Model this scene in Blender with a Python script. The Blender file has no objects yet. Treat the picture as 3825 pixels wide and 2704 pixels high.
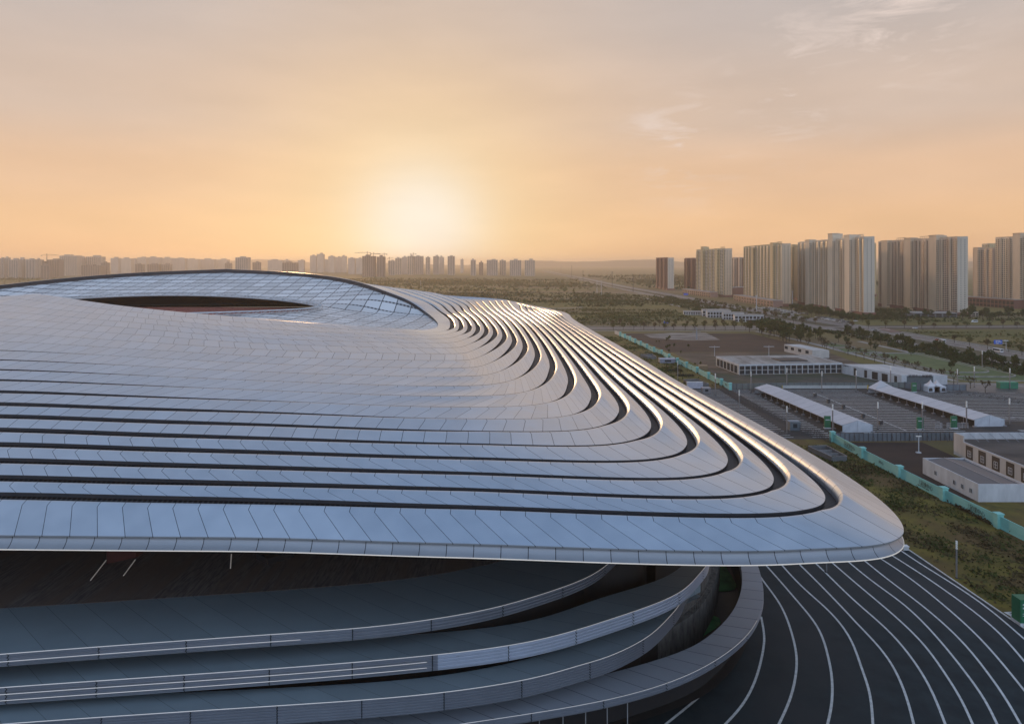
import bpy, math, random
import numpy as np
random.seed(7)
RNG = np.random.default_rng(11)
SC = bpy.context.scene
COL = SC.collection
# ---------------------------------------------------------------- view geometry (a 24 mm lens, 64 m up)
F, CX, HY, H = 2582.0, 1912.5, 980.0, 64.0
def G(x, y):                       # photo pixel on the ground
    d = F * H / (y - HY)
    return ((x - CX) / F * d, d, 0.0)
def P(x, y, z):                    # photo pixel on a horizontal plane at height z
    d = F * (H - z) / (y - HY)
    return ((x - CX) / F * d, d, z)
def PD(x, y, d):                   # photo pixel at a known distance
    return ((x - CX) / F * d, d, H - (y - HY) / F * d)
def Z(ox, oy, s):
    return lambda x, y: (ox + x / s, oy + y / s)
z3 = Z(1900, 1997, 2.296); z4 = Z(2825, 1997, 2.296); z8 = Z(2825, 1300, 2.296)
c3 = Z(2200, 1130, 4.584); c4 = Z(2650, 1130, 2.61); c5 = Z(3000, 1100, 2.61); c6 = Z(3325, 1150, 2.61)
c7 = Z(2400, 1400, 2.61); c8 = Z(3325, 1500, 2.61); z6 = Z(2400, 900, 4.584)
def Gz(f, x, y): return G(*f(x, y))

def srgb(h):
    h = h.lstrip('#'); o = []
    for i in (0, 2, 4):
        v = int(h[i:i+2], 16) / 255
        o.append(v / 12.92 if v <= .04045 else ((v + .055) / 1.055) ** 2.4)
    return tuple(o)

# ---------------------------------------------------------------- materials
def new_mat(name):
    m = bpy.data.materials.new(name); m.use_nodes = True
    nt = m.node_tree; b = nt.nodes['Principled BSDF']
    return m, nt, b
def N(nt, t, **kw):
    n = nt.nodes.new(t)
    for k, v in kw.items(): setattr(n, k, v)
    return n
def L(nt, a, b): nt.links.new(a, b)
def noise_mat(name, c1, c2, scale=1.0, rough=.8, metal=0., stretch=(1, 1, 1), detail=5., lo=.35, hi=.65, bump=0., spec=None, coord='Object', c3=None, scale3=.1):
    m, nt, b = new_mat(name)
    tc = N(nt, 'ShaderNodeTexCoord'); mp = N(nt, 'ShaderNodeMapping'); mp.inputs['Scale'].default_value = stretch
    L(nt, tc.outputs[coord], mp.inputs[0])
    nz = N(nt, 'ShaderNodeTexNoise'); nz.inputs['Scale'].default_value = scale; nz.inputs['Detail'].default_value = detail
    nz.inputs['Roughness'].default_value = .65
    L(nt, mp.outputs[0], nz.inputs['Vector'])
    r = N(nt, 'ShaderNodeValToRGB'); e = r.color_ramp.elements
    e[0].position = lo; e[0].color = (*c1, 1); e[1].position = hi; e[1].color = (*c2, 1)
    L(nt, nz.outputs['Fac'], r.inputs[0])
    out = r.outputs[0]
    if c3:
        n2 = N(nt, 'ShaderNodeTexNoise'); n2.inputs['Scale'].default_value = scale3; n2.inputs['Detail'].default_value = 4
        L(nt, mp.outputs[0], n2.inputs['Vector'])
        r2 = N(nt, 'ShaderNodeValToRGB'); r2.color_ramp.elements[0].position = .45; r2.color_ramp.elements[1].position = .62
        L(nt, n2.outputs['Fac'], r2.inputs[0])
        mx = N(nt, 'ShaderNodeMix', data_type='RGBA'); L(nt, r2.outputs[0], mx.inputs['Factor'])
        L(nt, out, mx.inputs['A']); mx.inputs['B'].default_value = (*c3, 1); out = mx.outputs['Result']
    L(nt, out, b.inputs['Base Color'])
    b.inputs['Roughness'].default_value = rough; b.inputs['Metallic'].default_value = metal
    if spec is not None: b.inputs['Specular IOR Level'].default_value = spec
    if bump:
        bp = N(nt, 'ShaderNodeBump'); bp.inputs['Strength'].default_value = bump
        L(nt, nz.outputs['Fac'], bp.inputs['Height']); L(nt, bp.outputs[0], b.inputs['Normal'])
    return m
def plain(name, c, rough=.7, metal=0., var=.12, scale=.8, spec=None):
    return noise_mat(name, tuple(v * (1 - var) for v in c), tuple(min(1, v * (1 + var)) for v in c), scale, rough, metal, spec=spec)
def glow(name, c, s):
    m, nt, b = new_mat(name)
    b.inputs['Base Color'].default_value = (*c, 1); b.inputs['Emission Color'].default_value = (*c, 1); b.inputs['Emission Strength'].default_value = s
    return m
def mth(nt, op, a, b=None):
    n = N(nt, 'ShaderNodeMath', operation=op)
    for i, v in enumerate((a, b)):
        if v is None: continue
        if isinstance(v, (int, float)): n.inputs[i].default_value = v
        else: L(nt, v, n.inputs[i])
    return n.outputs[0]

def panel_mat(name, base, rough=.34, metal=.55, pw=3.0, seam=.07, jitter=.018, tone=.06, seamcol=(.015, .018, .025), vseam=None):
    """metal panels: seams every pw metres along UV.x, each panel a hair different in tone and tilt"""
    m, nt, b = new_mat(name)
    uv = N(nt, 'ShaderNodeUVMap'); sp = N(nt, 'ShaderNodeSeparateXYZ'); L(nt, uv.outputs[0], sp.inputs[0])
    u = mth(nt, 'DIVIDE', sp.outputs[0], pw)
    fr = mth(nt, 'FRACT', u); idx = mth(nt, 'FLOOR', u)
    line = mth(nt, 'LESS_THAN', fr, seam / pw)
    fv = mth(nt, 'FLOOR', sp.outputs[1])
    cb = N(nt, 'ShaderNodeCombineXYZ'); L(nt, idx, cb.inputs[0]); L(nt, fv, cb.inputs[1])
    wn = N(nt, 'ShaderNodeTexWhiteNoise', noise_dimensions='2D'); L(nt, cb.outputs[0], wn.inputs['Vector'])
    mr = N(nt, 'ShaderNodeMapRange'); L(nt, wn.outputs['Value'], mr.inputs['Value'])
    mr.inputs['To Min'].default_value = 1 - tone; mr.inputs['To Max'].default_value = 1 + tone
    vm = N(nt, 'ShaderNodeVectorMath', operation='SCALE'); vm.inputs[0].default_value = base; L(nt, mr.outputs[0], vm.inputs['Scale'])
    # faint streaks of dust
    tc = N(nt, 'ShaderNodeTexCoord'); nz = N(nt, 'ShaderNodeTexNoise'); nz.inputs['Scale'].default_value = .35; nz.inputs['Detail'].default_value = 6
    L(nt, tc.outputs['Object'], nz.inputs['Vector'])
    mr2 = N(nt, 'ShaderNodeMapRange'); L(nt, nz.outputs['Fac'], mr2.inputs['Value']); mr2.inputs['To Min'].default_value = .9; mr2.inputs['To Max'].default_value = 1.1
    vm2 = N(nt, 'ShaderNodeVectorMath', operation='SCALE'); L(nt, vm.outputs[0], vm2.inputs[0]); L(nt, mr2.outputs[0], vm2.inputs['Scale'])
    mx = N(nt, 'ShaderNodeMix', data_type='RGBA'); L(nt, line, mx.inputs['Factor']); L(nt, vm2.outputs[0], mx.inputs['A']); mx.inputs['B'].default_value = (*seamcol, 1)
    L(nt, mx.outputs['Result'], b.inputs['Base Color'])
    mr3 = N(nt, 'ShaderNodeMapRange'); L(nt, nz.outputs['Fac'], mr3.inputs['Value']); mr3.inputs['To Min'].default_value = rough - .06; mr3.inputs['To Max'].default_value = rough + .08
    L(nt, mr3.outputs[0], b.inputs['Roughness'])
    mm = mth(nt, 'MULTIPLY', mth(nt, 'SUBTRACT', 1., line), metal); L(nt, mm, b.inputs['Metallic'])
    geo = N(nt, 'ShaderNodeNewGeometry')
    v1 = N(nt, 'ShaderNodeVectorMath', operation='SUBTRACT'); L(nt, wn.outputs['Color'], v1.inputs[0]); v1.inputs[1].default_value = (.5, .5, .5)
    v2 = N(nt, 'ShaderNodeVectorMath', operation='SCALE'); L(nt, v1.outputs[0], v2.inputs[0]); v2.inputs['Scale'].default_value = jitter * 2
    v3 = N(nt, 'ShaderNodeVectorMath', operation='ADD'); L(nt, geo.outputs['Normal'], v3.inputs[0]); L(nt, v2.outputs[0], v3.inputs[1])
    v4 = N(nt, 'ShaderNodeVectorMath', operation='NORMALIZE'); L(nt, v3.outputs[0], v4.inputs[0])
    L(nt, v4.outputs[0], b.inputs['Normal'])
    return m
def stripe_mat(name, c1, c2, period, duty, axis=0, rough=.7, metal=0., coord='UV'):
    m, nt, b = new_mat(name)
    tc = N(nt, 'ShaderNodeTexCoord'); sp = N(nt, 'ShaderNodeSeparateXYZ'); L(nt, tc.outputs[coord], sp.inputs[0])
    fr = mth(nt, 'FRACT', mth(nt, 'DIVIDE', sp.outputs[axis], period))
    ln = mth(nt, 'LESS_THAN', fr, duty)
    nz = N(nt, 'ShaderNodeTexNoise'); nz.inputs['Scale'].default_value = .4; L(nt, tc.outputs['Object'], nz.inputs['Vector'])
    mx = N(nt, 'ShaderNodeMix', data_type='RGBA'); L(nt, ln, mx.inputs['Factor'])
    mx.inputs['A'].default_value = (*c1, 1); mx.inputs['B'].default_value = (*c2, 1)
    mr = N(nt, 'ShaderNodeMapRange'); L(nt, nz.outputs['Fac'], mr.inputs['Value']); mr.inputs['To Min'].default_value = .75; mr.inputs['To Max'].default_value = 1.25
    vm = N(nt, 'ShaderNodeVectorMath', operation='SCALE'); L(nt, mx.outputs['Result'], vm.inputs[0]); L(nt, mr.outputs[0], vm.inputs['Scale'])
    L(nt, vm.outputs[0], b.inputs['Base Color']); b.inputs['Roughness'].default_value = rough; b.inputs['Metallic'].default_value = metal
    return m

# ---------------------------------------------------------------- mesh builder
class MB:
    def __init__(s): s.v = []; s.f = []; s.uv = []; s.mi = []; s.has = False
    def n(s): return len(s.v)
    def face(s, ids, mat=0, uv=None):
        s.f.append(tuple(ids)); s.mi.append(mat); s.uv.append(uv)
        if uv is not None: s.has = True
    def poly(s, pts, mat=0, z=None):
        b = s.n()
        for p in pts: s.v.append((p[0], p[1], p[2] if z is None else z))
        s.face(range(b, b + len(pts)), mat)
    def grid(s, A, UV=None, mat=0, flip=False):
        A = np.asarray(A, float); n, m = A.shape[:2]; b = s.n()
        s.v.extend(map(tuple, A.reshape(-1, 3)))
        for i in range(n - 1):
            for j in range(m - 1):
                q = [(i, j), (i + 1, j), (i + 1, j + 1), (i, j + 1)]
                if flip: q.reverse()
                s.face([b + a * m + c for a, c in q], mat, None if UV is None else [tuple(UV[a][c]) for a, c in q])
    def box(s, x0, x1, y0, y1, z0, z1, mat=0):
        s.hexa([(x0, y0), (x1, y0), (x1, y1), (x0, y1)], z0, z1, mat)
    def hexa(s, base, z0, z1, mat=0, topmat=None):       # prism over a counter-clockwise plan
        n = len(base); b = s.n()
        for p in base: s.v.append((p[0], p[1], z0))
        for p in base: s.v.append((p[0], p[1], z1))
        s.face(list(range(b, b + n))[::-1], mat); s.face(range(b + n, b + 2 * n), mat if topmat is None else topmat)
        for i in range(n):
            j = (i + 1) % n
            s.face((b + i, b + j, b + n + j, b + n + i), mat)
    def obox(s, p, ux, uy, lx, ly, z0, z1, mat=0):        # box from corner p along plan directions ux, uy
        a = (p[0], p[1]); q = [(a[0] + ux[0] * i + uy[0] * j, a[1] + ux[1] * i + uy[1] * j) for i, j in ((0, 0), (lx, 0), (lx, ly), (0, ly))]
        if (ux[0] * uy[1] - ux[1] * uy[0]) * lx * ly < 0: q.reverse()
        s.hexa(q, z0, z1, mat)
    def tube(s, p0, p1, r, r1=None, n=6, mat=0):
        p0 = np.array(p0, float); p1 = np.array(p1, float); d = p1 - p0; l = np.linalg.norm(d)
        if l < 1e-6: return
        d /= l; a = np.cross(d, (0, 0, 1)) if abs(d[2]) < .9 else np.cross(d, (1, 0, 0)); a /= np.linalg.norm(a); c = np.cross(d, a)
        r1 = r if r1 is None else r1; b = s.n()
        for q, rr in ((p0, r), (p1, r1)):
            for i in range(n):
                t = 2 * math.pi * i / n; s.v.append(tuple(q + rr * (math.cos(t) * a + math.sin(t) * c)))
        for i in range(n):
            j = (i + 1) % n; s.face((b + i, b + j, b + n + j, b + n + i), mat)
        s.face(list(range(b, b + n))[::-1], mat); s.face(range(b + n, b + 2 * n), mat)
    def path(s, pts, w, z0, z1, mat=0):                  # ribbon-shaped kerb or strip along plan points
        pts = np.array([(p[0], p[1]) for p in pts], float); t = np.gradient(pts, axis=0); t /= np.linalg.norm(t, axis=1)[:, None] + 1e-9
        nn = np.stack([-t[:, 1], t[:, 0]], 1); a = pts + nn * w / 2; c = pts - nn * w / 2
        sec = [[(*a[i], z0), (*a[i], z1), (*c[i], z1), (*c[i], z0)] for i in range(len(pts))]
        s.grid(sec, None, mat)
    def flat(s, pts, w, z, mat=0):
        pts = np.array([(p[0], p[1]) for p in pts], float); t = np.gradient(pts, axis=0); t /= np.linalg.norm(t, axis=1)[:, None] + 1e-9
        nn = np.stack([-t[:, 1], t[:, 0]], 1); a = pts + nn * w / 2; c = pts - nn * w / 2
        s.grid([[(*c[i], z), (*a[i], z)] for i in range(len(pts))], None, mat, flip=True)
    def build(s, name, mats, parent=None, o=(0, 0, 0), smooth=False, top=None):
        me = bpy.data.meshes.new(name); o = (o[0], o[1], o[2] if len(o) > 2 else 0)
        v = np.array(s.v, float).reshape(-1, 3) - np.array(o, float)
        me.from_pydata(v.tolist(), [], s.f)
        if not isinstance(mats, (list, tuple)): mats = [mats]
        for m in mats: me.materials.append(m)
        me.polygons.foreach_set('material_index', s.mi)
        if s.has:
            lay = me.uv_layers.new(name='UVMap'); buf = []
            for f, u in zip(s.f, s.uv):
                for k in range(len(f)): buf.extend(u[k] if u is not None else (0., 0.))
            lay.data.foreach_set('uv', buf)
        if smooth: me.polygons.foreach_set('use_smooth', [True] * len(s.f))
        me.update()
        ob = bpy.data.objects.new(name, me); COL.objects.link(ob)
        if parent is not None: ob.parent = parent
        else: ob.location = o
        return ob
def tag(o, label=None, cat=None, group=None, kind=None):
    if label: o['label'] = label
    if cat: o['category'] = cat
    if group: o['group'] = group
    if kind: o['kind'] = kind
    return o
def empty(name, loc, label, cat, group=None, rz=0.):
    o = bpy.data.objects.new(name, None); o.location = loc; o.rotation_euler = (0, 0, rz); o.empty_display_size = 1
    COL.objects.link(o); return tag(o, label, cat, group)
def dup(o, loc, rz=0., scale=1., label=None, group=None, parent=None):
    c = o.copy(); COL.objects.link(c); c.parent = parent
    if parent is None:
        c.location = loc; c.rotation_euler = (0, 0, rz); c.scale = (scale,) * 3 if not isinstance(scale, tuple) else scale
        if label: c['label'] = label
        if group: c['group'] = group
    for ch in [q for q in bpy.data.objects if q.parent == o] if parent is None and o.name not in KIDS else KIDS.get(o.name, []):
        dup(ch, None, parent=c)
    return c
KIDS = {}
def remember(o):                    # note the parts of a thing once, so copies are quick
    KIDS[o.name] = [q for q in bpy.data.objects if q.parent == o]
    for q in KIDS[o.name]: remember(q)
    return o
def spline(pts, n=None, ds=None, ts=None):
    """natural cubic through points, returns evenly spaced samples"""
    p = np.array(pts, float); d = np.linalg.norm(np.diff(p, axis=0), axis=1); t = np.concatenate([[0], np.cumsum(np.maximum(d, 1e-6) ** .5)])
    m = len(p); h = np.diff(t); A = np.zeros((m, m)); B = np.zeros_like(p); A[0, 0] = A[-1, -1] = 1
    for i in range(1, m - 1):
        A[i, i-1] = h[i-1]; A[i, i] = 2 * (h[i-1] + h[i]); A[i, i+1] = h[i]
        B[i] = 6 * ((p[i+1] - p[i]) / h[i] - (p[i] - p[i-1]) / h[i-1])
    M = np.linalg.solve(A, B)
    def ev(x):
        x = np.clip(x, t[0], t[-1]); i = np.clip(np.searchsorted(t, x) - 1, 0, m - 2); hh = h[i][:, None]
        a = (t[i+1] - x)[:, None]; b = (x - t[i])[:, None]
        return M[i] * a**3 / (6*hh) + M[i+1] * b**3 / (6*hh) + (p[i]/hh - M[i]*hh/6) * a + (p[i+1]/hh - M[i+1]*hh/6) * b
    xs = np.linspace(t[0], t[-1], 1500); q = ev(xs); s = np.concatenate([[0], np.cumsum(np.linalg.norm(np.diff(q, axis=0), axis=1))])
    if ts is not None:              # grooves: local cubic (no ringing), with each knot's arc length
        dl = np.diff(p, axis=0) / h[:, None]; tn = np.zeros_like(p); tn[0] = dl[0]; tn[-1] = dl[-1]
        tn[1:-1] = (h[1:, None] * dl[:-1] + h[:-1, None] * dl[1:]) / (h[1:] + h[:-1])[:, None]
        i = np.clip(np.searchsorted(t, xs, side='right') - 1, 0, m - 2); hh = h[i][:, None]; v = ((xs - t[i]) / h[i])[:, None]
        q = (2*v**3 - 3*v**2 + 1) * p[i] + (v**3 - 2*v**2 + v) * hh * tn[i] + (3*v**2 - 2*v**3) * p[i+1] + (v**3 - v**2) * hh * tn[i+1]
        s = np.concatenate([[0], np.cumsum(np.linalg.norm(np.diff(q, axis=0), axis=1))])
        return q, s, np.interp(t, xs, s)
    if n is None: n = max(2, int(s[-1] / ds) + 1)
    u = np.linspace(0, s[-1], n)
    return np.stack([np.interp(u, s, q[:, k]) for k in range(q.shape[1])], 1)
# ---------------------------------------------------------------- light settings
SKY_STR, GRAD_STR, SUN_E, EXPO, ZEN = .006, .74, .9, .35, 1.0
ROOFC = (.66, .685, .71)
HAZE, HAZE_TOP, HAZE_COL = 1.25e-4, 117., (.99, .88, .74)
RAMP = [(0., '#f3bf92'), (.05, '#f4c598'), (.11, '#ecc39f'), (.20, '#d8c0ae'), (.34, '#c8bcb6'), (.47, '#b9b2b6'), (.58, '#93a1b8'), (.7, '#6d89ae'), (1., '#5d7eac')]
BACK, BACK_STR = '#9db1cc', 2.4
GLOWS = [(20., 2., '#fac995', .5), (11., 2., '#ffe0ac', .85), (5.2, 2.4, '#fdf2e2', .97)]
CLOUDS = [(3360, 60, 4.0, .95), (2960, 310, 4.0, .95), (2560, 540, 3.4, .75), (2450, 470, 2., .6)]
# ---------------------------------------------------------------- the stadium roof
K = 20
gB = [1998, 1837.5, 1774, 1709, 1650, 1596, 1545.7, 1502, 1456.6, 1415, 1377.8, 1342, 1307, 1274.6, 1244, 1215, 1188, 1163, 1140, 1120, 1103]
gC = [2007, 1860, 1799, 1738, 1681, 1631, 1581, 1537, 1496, 1457.5, 1422, 1389, 1358, 1331, 1306, 1283, 1264, 1246, 1229, 1212, 1195]
gD = [(1697, 2028), (1697, 1884), (1697, 1819), (1697, 1759.5), (1697, 1704), (1697, 1653), (1697, 1607), (1697, 1563.5), (1697, 1520), (1697, 1480), (1696, 1442), (1692, 1406), (1685, 1374), (1673, 1346), (1658, 1321), (1640, 1299), (1617, 1280), (1592, 1265), (1565, 1252), (1535, 1241), (1500, 1231)]
gE = [(2979, 2051), (2979, 1907.6), (2790, 1846), (2610, 1777), (2440, 1712), (2290, 1658), (2205, 1600), (2121, 1555), (2045, 1508), (1966, 1466), (1900, 1424), (1856, 1391), (1818, 1360), (1785, 1334), (1765, 1308), (1750, 1286), (1735, 1267), (1715, 1252), (1693, 1241), (1662, 1236), (1602, 1232)]
gF = [(3376, 1985), (3082, 1852), (2890, 1787.6), (2719, 1718), (2565.6, 1659.5), (2429.5, 1604), (2311, 1539.6), (2206, 1489), (2119, 1436.6), (2050.5, 1381), (1995.4, 1337), (1950, 1305), (1911, 1279), (1875.6, 1258), (1841, 1244), (1808.5, 1236), (1777, 1228), (1746, 1224), (1714.5, 1220), (1684, 1216.6), (1636, 1212)]
rows = {1400: ([2492, 2435.6, 2395.5, 2352.6, 2310, 2269.6, 2218.7, 2170.5], 0, 34., 45.),
        1300: ([2328, 2281, 2252, 2222, 2192.6, 2162.7, 2130.6, 2098, 2065, 2029.6], 0, 34.3, 45.2),
        1240: ([2222, 2185.6, 2165, 2143.5, 2120, 2096, 2070.7, 2044.6, 2018, 1990, 1960, 1932, 1901.5], 0, 34.8, 45.5),
        1195: ([2145, 2109, 2094, 2076, 2058, 2039, 2019.5, 1996, 1973, 1949.7, 1925.7, 1900, 1873, 1845.7, 1818, 1791, 1763.6, 1736, 1709, 1681.6], 0, 35.9, 46.2),
        1160: ([2085, 2061, 2044, 2027, 2008, 1989, 1969.5, 1947, 1924, 1901, 1877.8, 1854.6, 1831, 1806, 1781, 1753.6, 1726, 1697, 1667, 1642, 1575], 0, 35.6, 46.8),
        1130: ([1891, 1870, 1849, 1826, 1801, 1775.7, 1750, 1723, 1695.7, 1666, 1634.7, 1603, 1530], 8, 36.5, 49.5),
        1095: ([1625, 1597, 1567.6, 1538, 1508, 1441], 15, 42., 52.7)}
AX = -124.5
def zB(k): return 33.2 if k == 0 else 36.0 + 1.22 * (k - 1) - .0105 * (k - 1) ** 2
def zC(k): return 32.7 if k == 0 else 35.4 + 1.08 * (k - 1) - .0145 * (k - 1) ** 2
def zD(k): q = max(k - 1, 0); return 32.3 if k == 0 else 33.5 + 1.2 * min(k, 1) + 1.05 * q - .017 * q * q
def zE(k): q = max(k - 1, 0); return 31.9 if k == 0 else 33.0 + 1.0 * min(k, 1) + .9 * q - .0135 * q * q
def zF(k): q = max(k - 1, 0); return 31.8 if k == 0 else 33.0 + .9 * min(k, 1) + .86 * q - .0135 * q * q
def groove(k):
    b = P(0, gB[k], zB(k)); pts = [(AX, b[1] + .6, b[2] + .25)]
    mids = [P(0, gB[k], zB(k)), P(500, (gB[k] + gC[k]) / 2, (zB(k) + zC(k)) / 2), P(1000, gC[k], zC(k)), P(*gD[k], zD(k)), P(*gE[k], zE(k))]
    pts += [m for m in mids if m[0] > AX + 4]
    pts.append(P(*gF[k], zF(k))); iF = len(pts) - 1
    for y in (1400, 1300, 1240, 1195, 1160, 1130, 1095):
        xs, k0, ze, zr = rows[y]
        if k0 <= k < k0 + len(xs) and y < gF[k][1] - 12:
            pts.append(P(xs[k - k0], y, (ze - 1.2 if k == 0 else ze) + (zr - ze) * ((1.35 * k / K - .35 * (k / K) ** 2) if y > 1150 else k / K)))
    if k == K: pts += [P(1292, 1050, 56.5), P(1118, 1026, 58.8), (AX, 301, 60.3)]
    else:
        if 8 <= k < 15: a, b = np.array(pts[-2]), np.array(pts[-1]); pts.append(tuple(b + (b - a) * (.5 - .04 * (k - 8))))
        if k < 8: pts.append((6 - 1.2 * k, 438 - 4.2 * k, 36.5 + .65 * k))
        pts.append((-60, 455 - 4.5 * k - .22 * k * k, 36 + 19.5 * (k / K) ** .9)); pts.append((AX, 452 - 3.5 * k - .2 * k * k, 36.5 + 23 * (k / K) ** .85))
    return pts, iF
N1, N2 = 150, 170
HALF = np.zeros((K + 1, N1 + N2, 3))
for k in range(K + 1):
    pts, iF = groove(k); q, s, ks = spline(pts, ts=True)
    e = np.linspace(0, 1, N1); e = 1 - (1 - e) ** 1.5            # denser towards the corner
    u1 = e * ks[iF]; e2 = np.linspace(0, 1, N2 + 1)[1:]; e2 = e2 ** 1.5; u2 = ks[iF] + e2 * (s[-1] - ks[iF])
    u = np.concatenate([u1, u2])
    HALF[k] = np.stack([np.interp(u, s, q[:, c]) for c in range(3)], 1)
for it in range(8):                                              # ease out tracing wobble
    M = HALF.copy(); M[1:-1] = .25 * HALF[:-2] + .5 * HALF[1:-1] + .25 * HALF[2:]
    w = .25 if it < 3 else .0
    HALF[2:-1] = HALF[2:-1] * (1 - w) + M[2:-1] * w
    M = HALF.copy(); M[:, 1:-1] = .25 * HALF[:, :-2] + .5 * HALF[:, 1:-1] + .25 * HALF[:, 2:]; HALF = M
for it in range(5):
    M = HALF[:, 185:].copy(); M[:, 1:-1] = .25 * HALF[:, 185:-2] + .5 * HALF[:, 186:-1] + .25 * HALF[:, 187:]; HALF[:, 185:] = M
MIR = HALF[:, ::-1].copy(); MIR[:, :, 0] = 2 * AX - MIR[:, :, 0]
LOOP = np.concatenate([HALF, MIR[:, 1:]], 1)                      # closed (last = first point)
NU = LOOP.shape[1]
PAR = np.concatenate([np.linspace(0, .5, N1), np.linspace(.5, 1, N2 + 1)[1:]]); PAR = np.concatenate([PAR, PAR[::-1][1:]])
def tangent(C):
    t = np.gradient(C, axis=0); t[0] = t[-1] = (t[0] + t[-1]) / 2
    return t / (np.linalg.norm(t, axis=1)[:, None] + 1e-9)
def arclen(C): return np.concatenate([[0], np.cumsum(np.linalg.norm(np.diff(C, axis=0), axis=1))])
# width of the recess and height of the rolled nose along every groove, as functions of distance from the corner F (metres)
def wh(k):
    C = LOOP[k]; s = arclen(C); sF = s[N1 - 1]; tot = s[-1]
    x = np.minimum(s, tot - s)                                    # from the front axis, both ways
    d = x - sF                                                    # <0 front, >0 right-hand side and back
    back = tot / 2 - sF
    wide = 1.35 if k > 3 else 1.55
    reach = np.linalg.norm(LOOP[k][N1 - 1] - np.array(P(*gE[k], zE(k)))) * 1.0
    reach = max(reach, 9.)
    up = np.clip(1 + d / reach, 0, 1); up = up * up * (3 - 2 * up)
    fade = np.clip((back - d) / (back * .9), 0, 1)
    corner = np.where(d <= 0, up, 1.0)
    w = wide * corner * np.where(d > 0, .72 + .28 * np.exp(-np.maximum(d, 0) / 60.), 1) * (.55 + .45 * fade)
    h = (.95 if k < 6 else .95 - .06 * (k - 5) if k < 14 else .42) * np.where(d <= 0, np.clip(1 + d / (reach * .75), 0, 1) ** 2, 1.0) * (.45 + .55 * fade)
    # front openings: wide at the axis, closing towards the corner, fewer higher up
    E_ = {7: 112, 8: 93, 9: 76, 10: 66, 11: 59, 12: 50, 13: 31}.get(k, 0)
    if k <= 6:
        wf = 1.05 - (1.05 - (.62 if k <= 4 else .34 if k == 5 else .16)) * np.clip((x - 75) / 45., 0, 1)
        w = np.maximum(w, wf * np.clip((sF - x + 6) / 12, 0, 1))
    elif k <= 13:
        w = np.maximum(w, (.95 - .05 * (k - 7)) * np.clip((E_ - x) / 46., 0, 1))
    return np.maximum(w, 0.004), h
def outward(k):
    C = LOOP[k]; t = tangent(C); n = np.stack([t[:, 1], -t[:, 0], 0 * t[:, 0]], 1); n /= np.linalg.norm(n, axis=1)[:, None] + 1e-9
    D = LOOP[k - 1] - C if k > 0 else C - LOOP[1]
    sg = np.sign((n * D).sum(1)); sg[sg == 0] = 1; n *= np.sign(np.median(sg))
    run = np.maximum(np.abs((n * D).sum(1)), .8); th = np.linalg.norm(t[:, :2], axis=1) + 1e-9; al = (D[:, :2] * t[:, :2]).sum(1) / th
    slope = np.clip((D[:, 2] - al * t[:, 2] / th) / run, -.7, .7); slope = np.convolve(np.pad(slope, 4, mode='edge'), np.ones(9) / 9, 'valid')
    n[:, 2] = slope
    return n, run
M_PANEL = panel_mat('satin_metal_panels', ROOFC, rough=.36, metal=.82, pw=3.1, seam=.075, tone=.045, jitter=.007)
M_EDGE = plain('gap_shade_edge', (.03, .03, .035), .45, .3)  # dark paint on band edges stands in for shade in the gaps
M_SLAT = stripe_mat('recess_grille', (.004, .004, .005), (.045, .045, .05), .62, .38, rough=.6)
M_FASC = panel_mat('fascia_panels', (.33, .35, .385), rough=.4, metal=.5, pw=3.1, seam=.09, jitter=.01)
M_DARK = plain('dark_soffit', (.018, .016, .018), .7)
M_TRIM = glow('warm_edge_light', (.8, .72, .62), .22)  # pale eave edge, not a lamp: faint glow put into the material
stadium = empty('stadium', (0, 235, 0), 'huge silver stadium with wave-like ridged metal roof and curved terraces', 'stadium')
SO = (0, 235, 0)
OUT = {}; WH = {}
for k in range(1, K):
    WH[k] = wh(k); OUT[k] = outward(k)
OUT[K] = outward(K)
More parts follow.
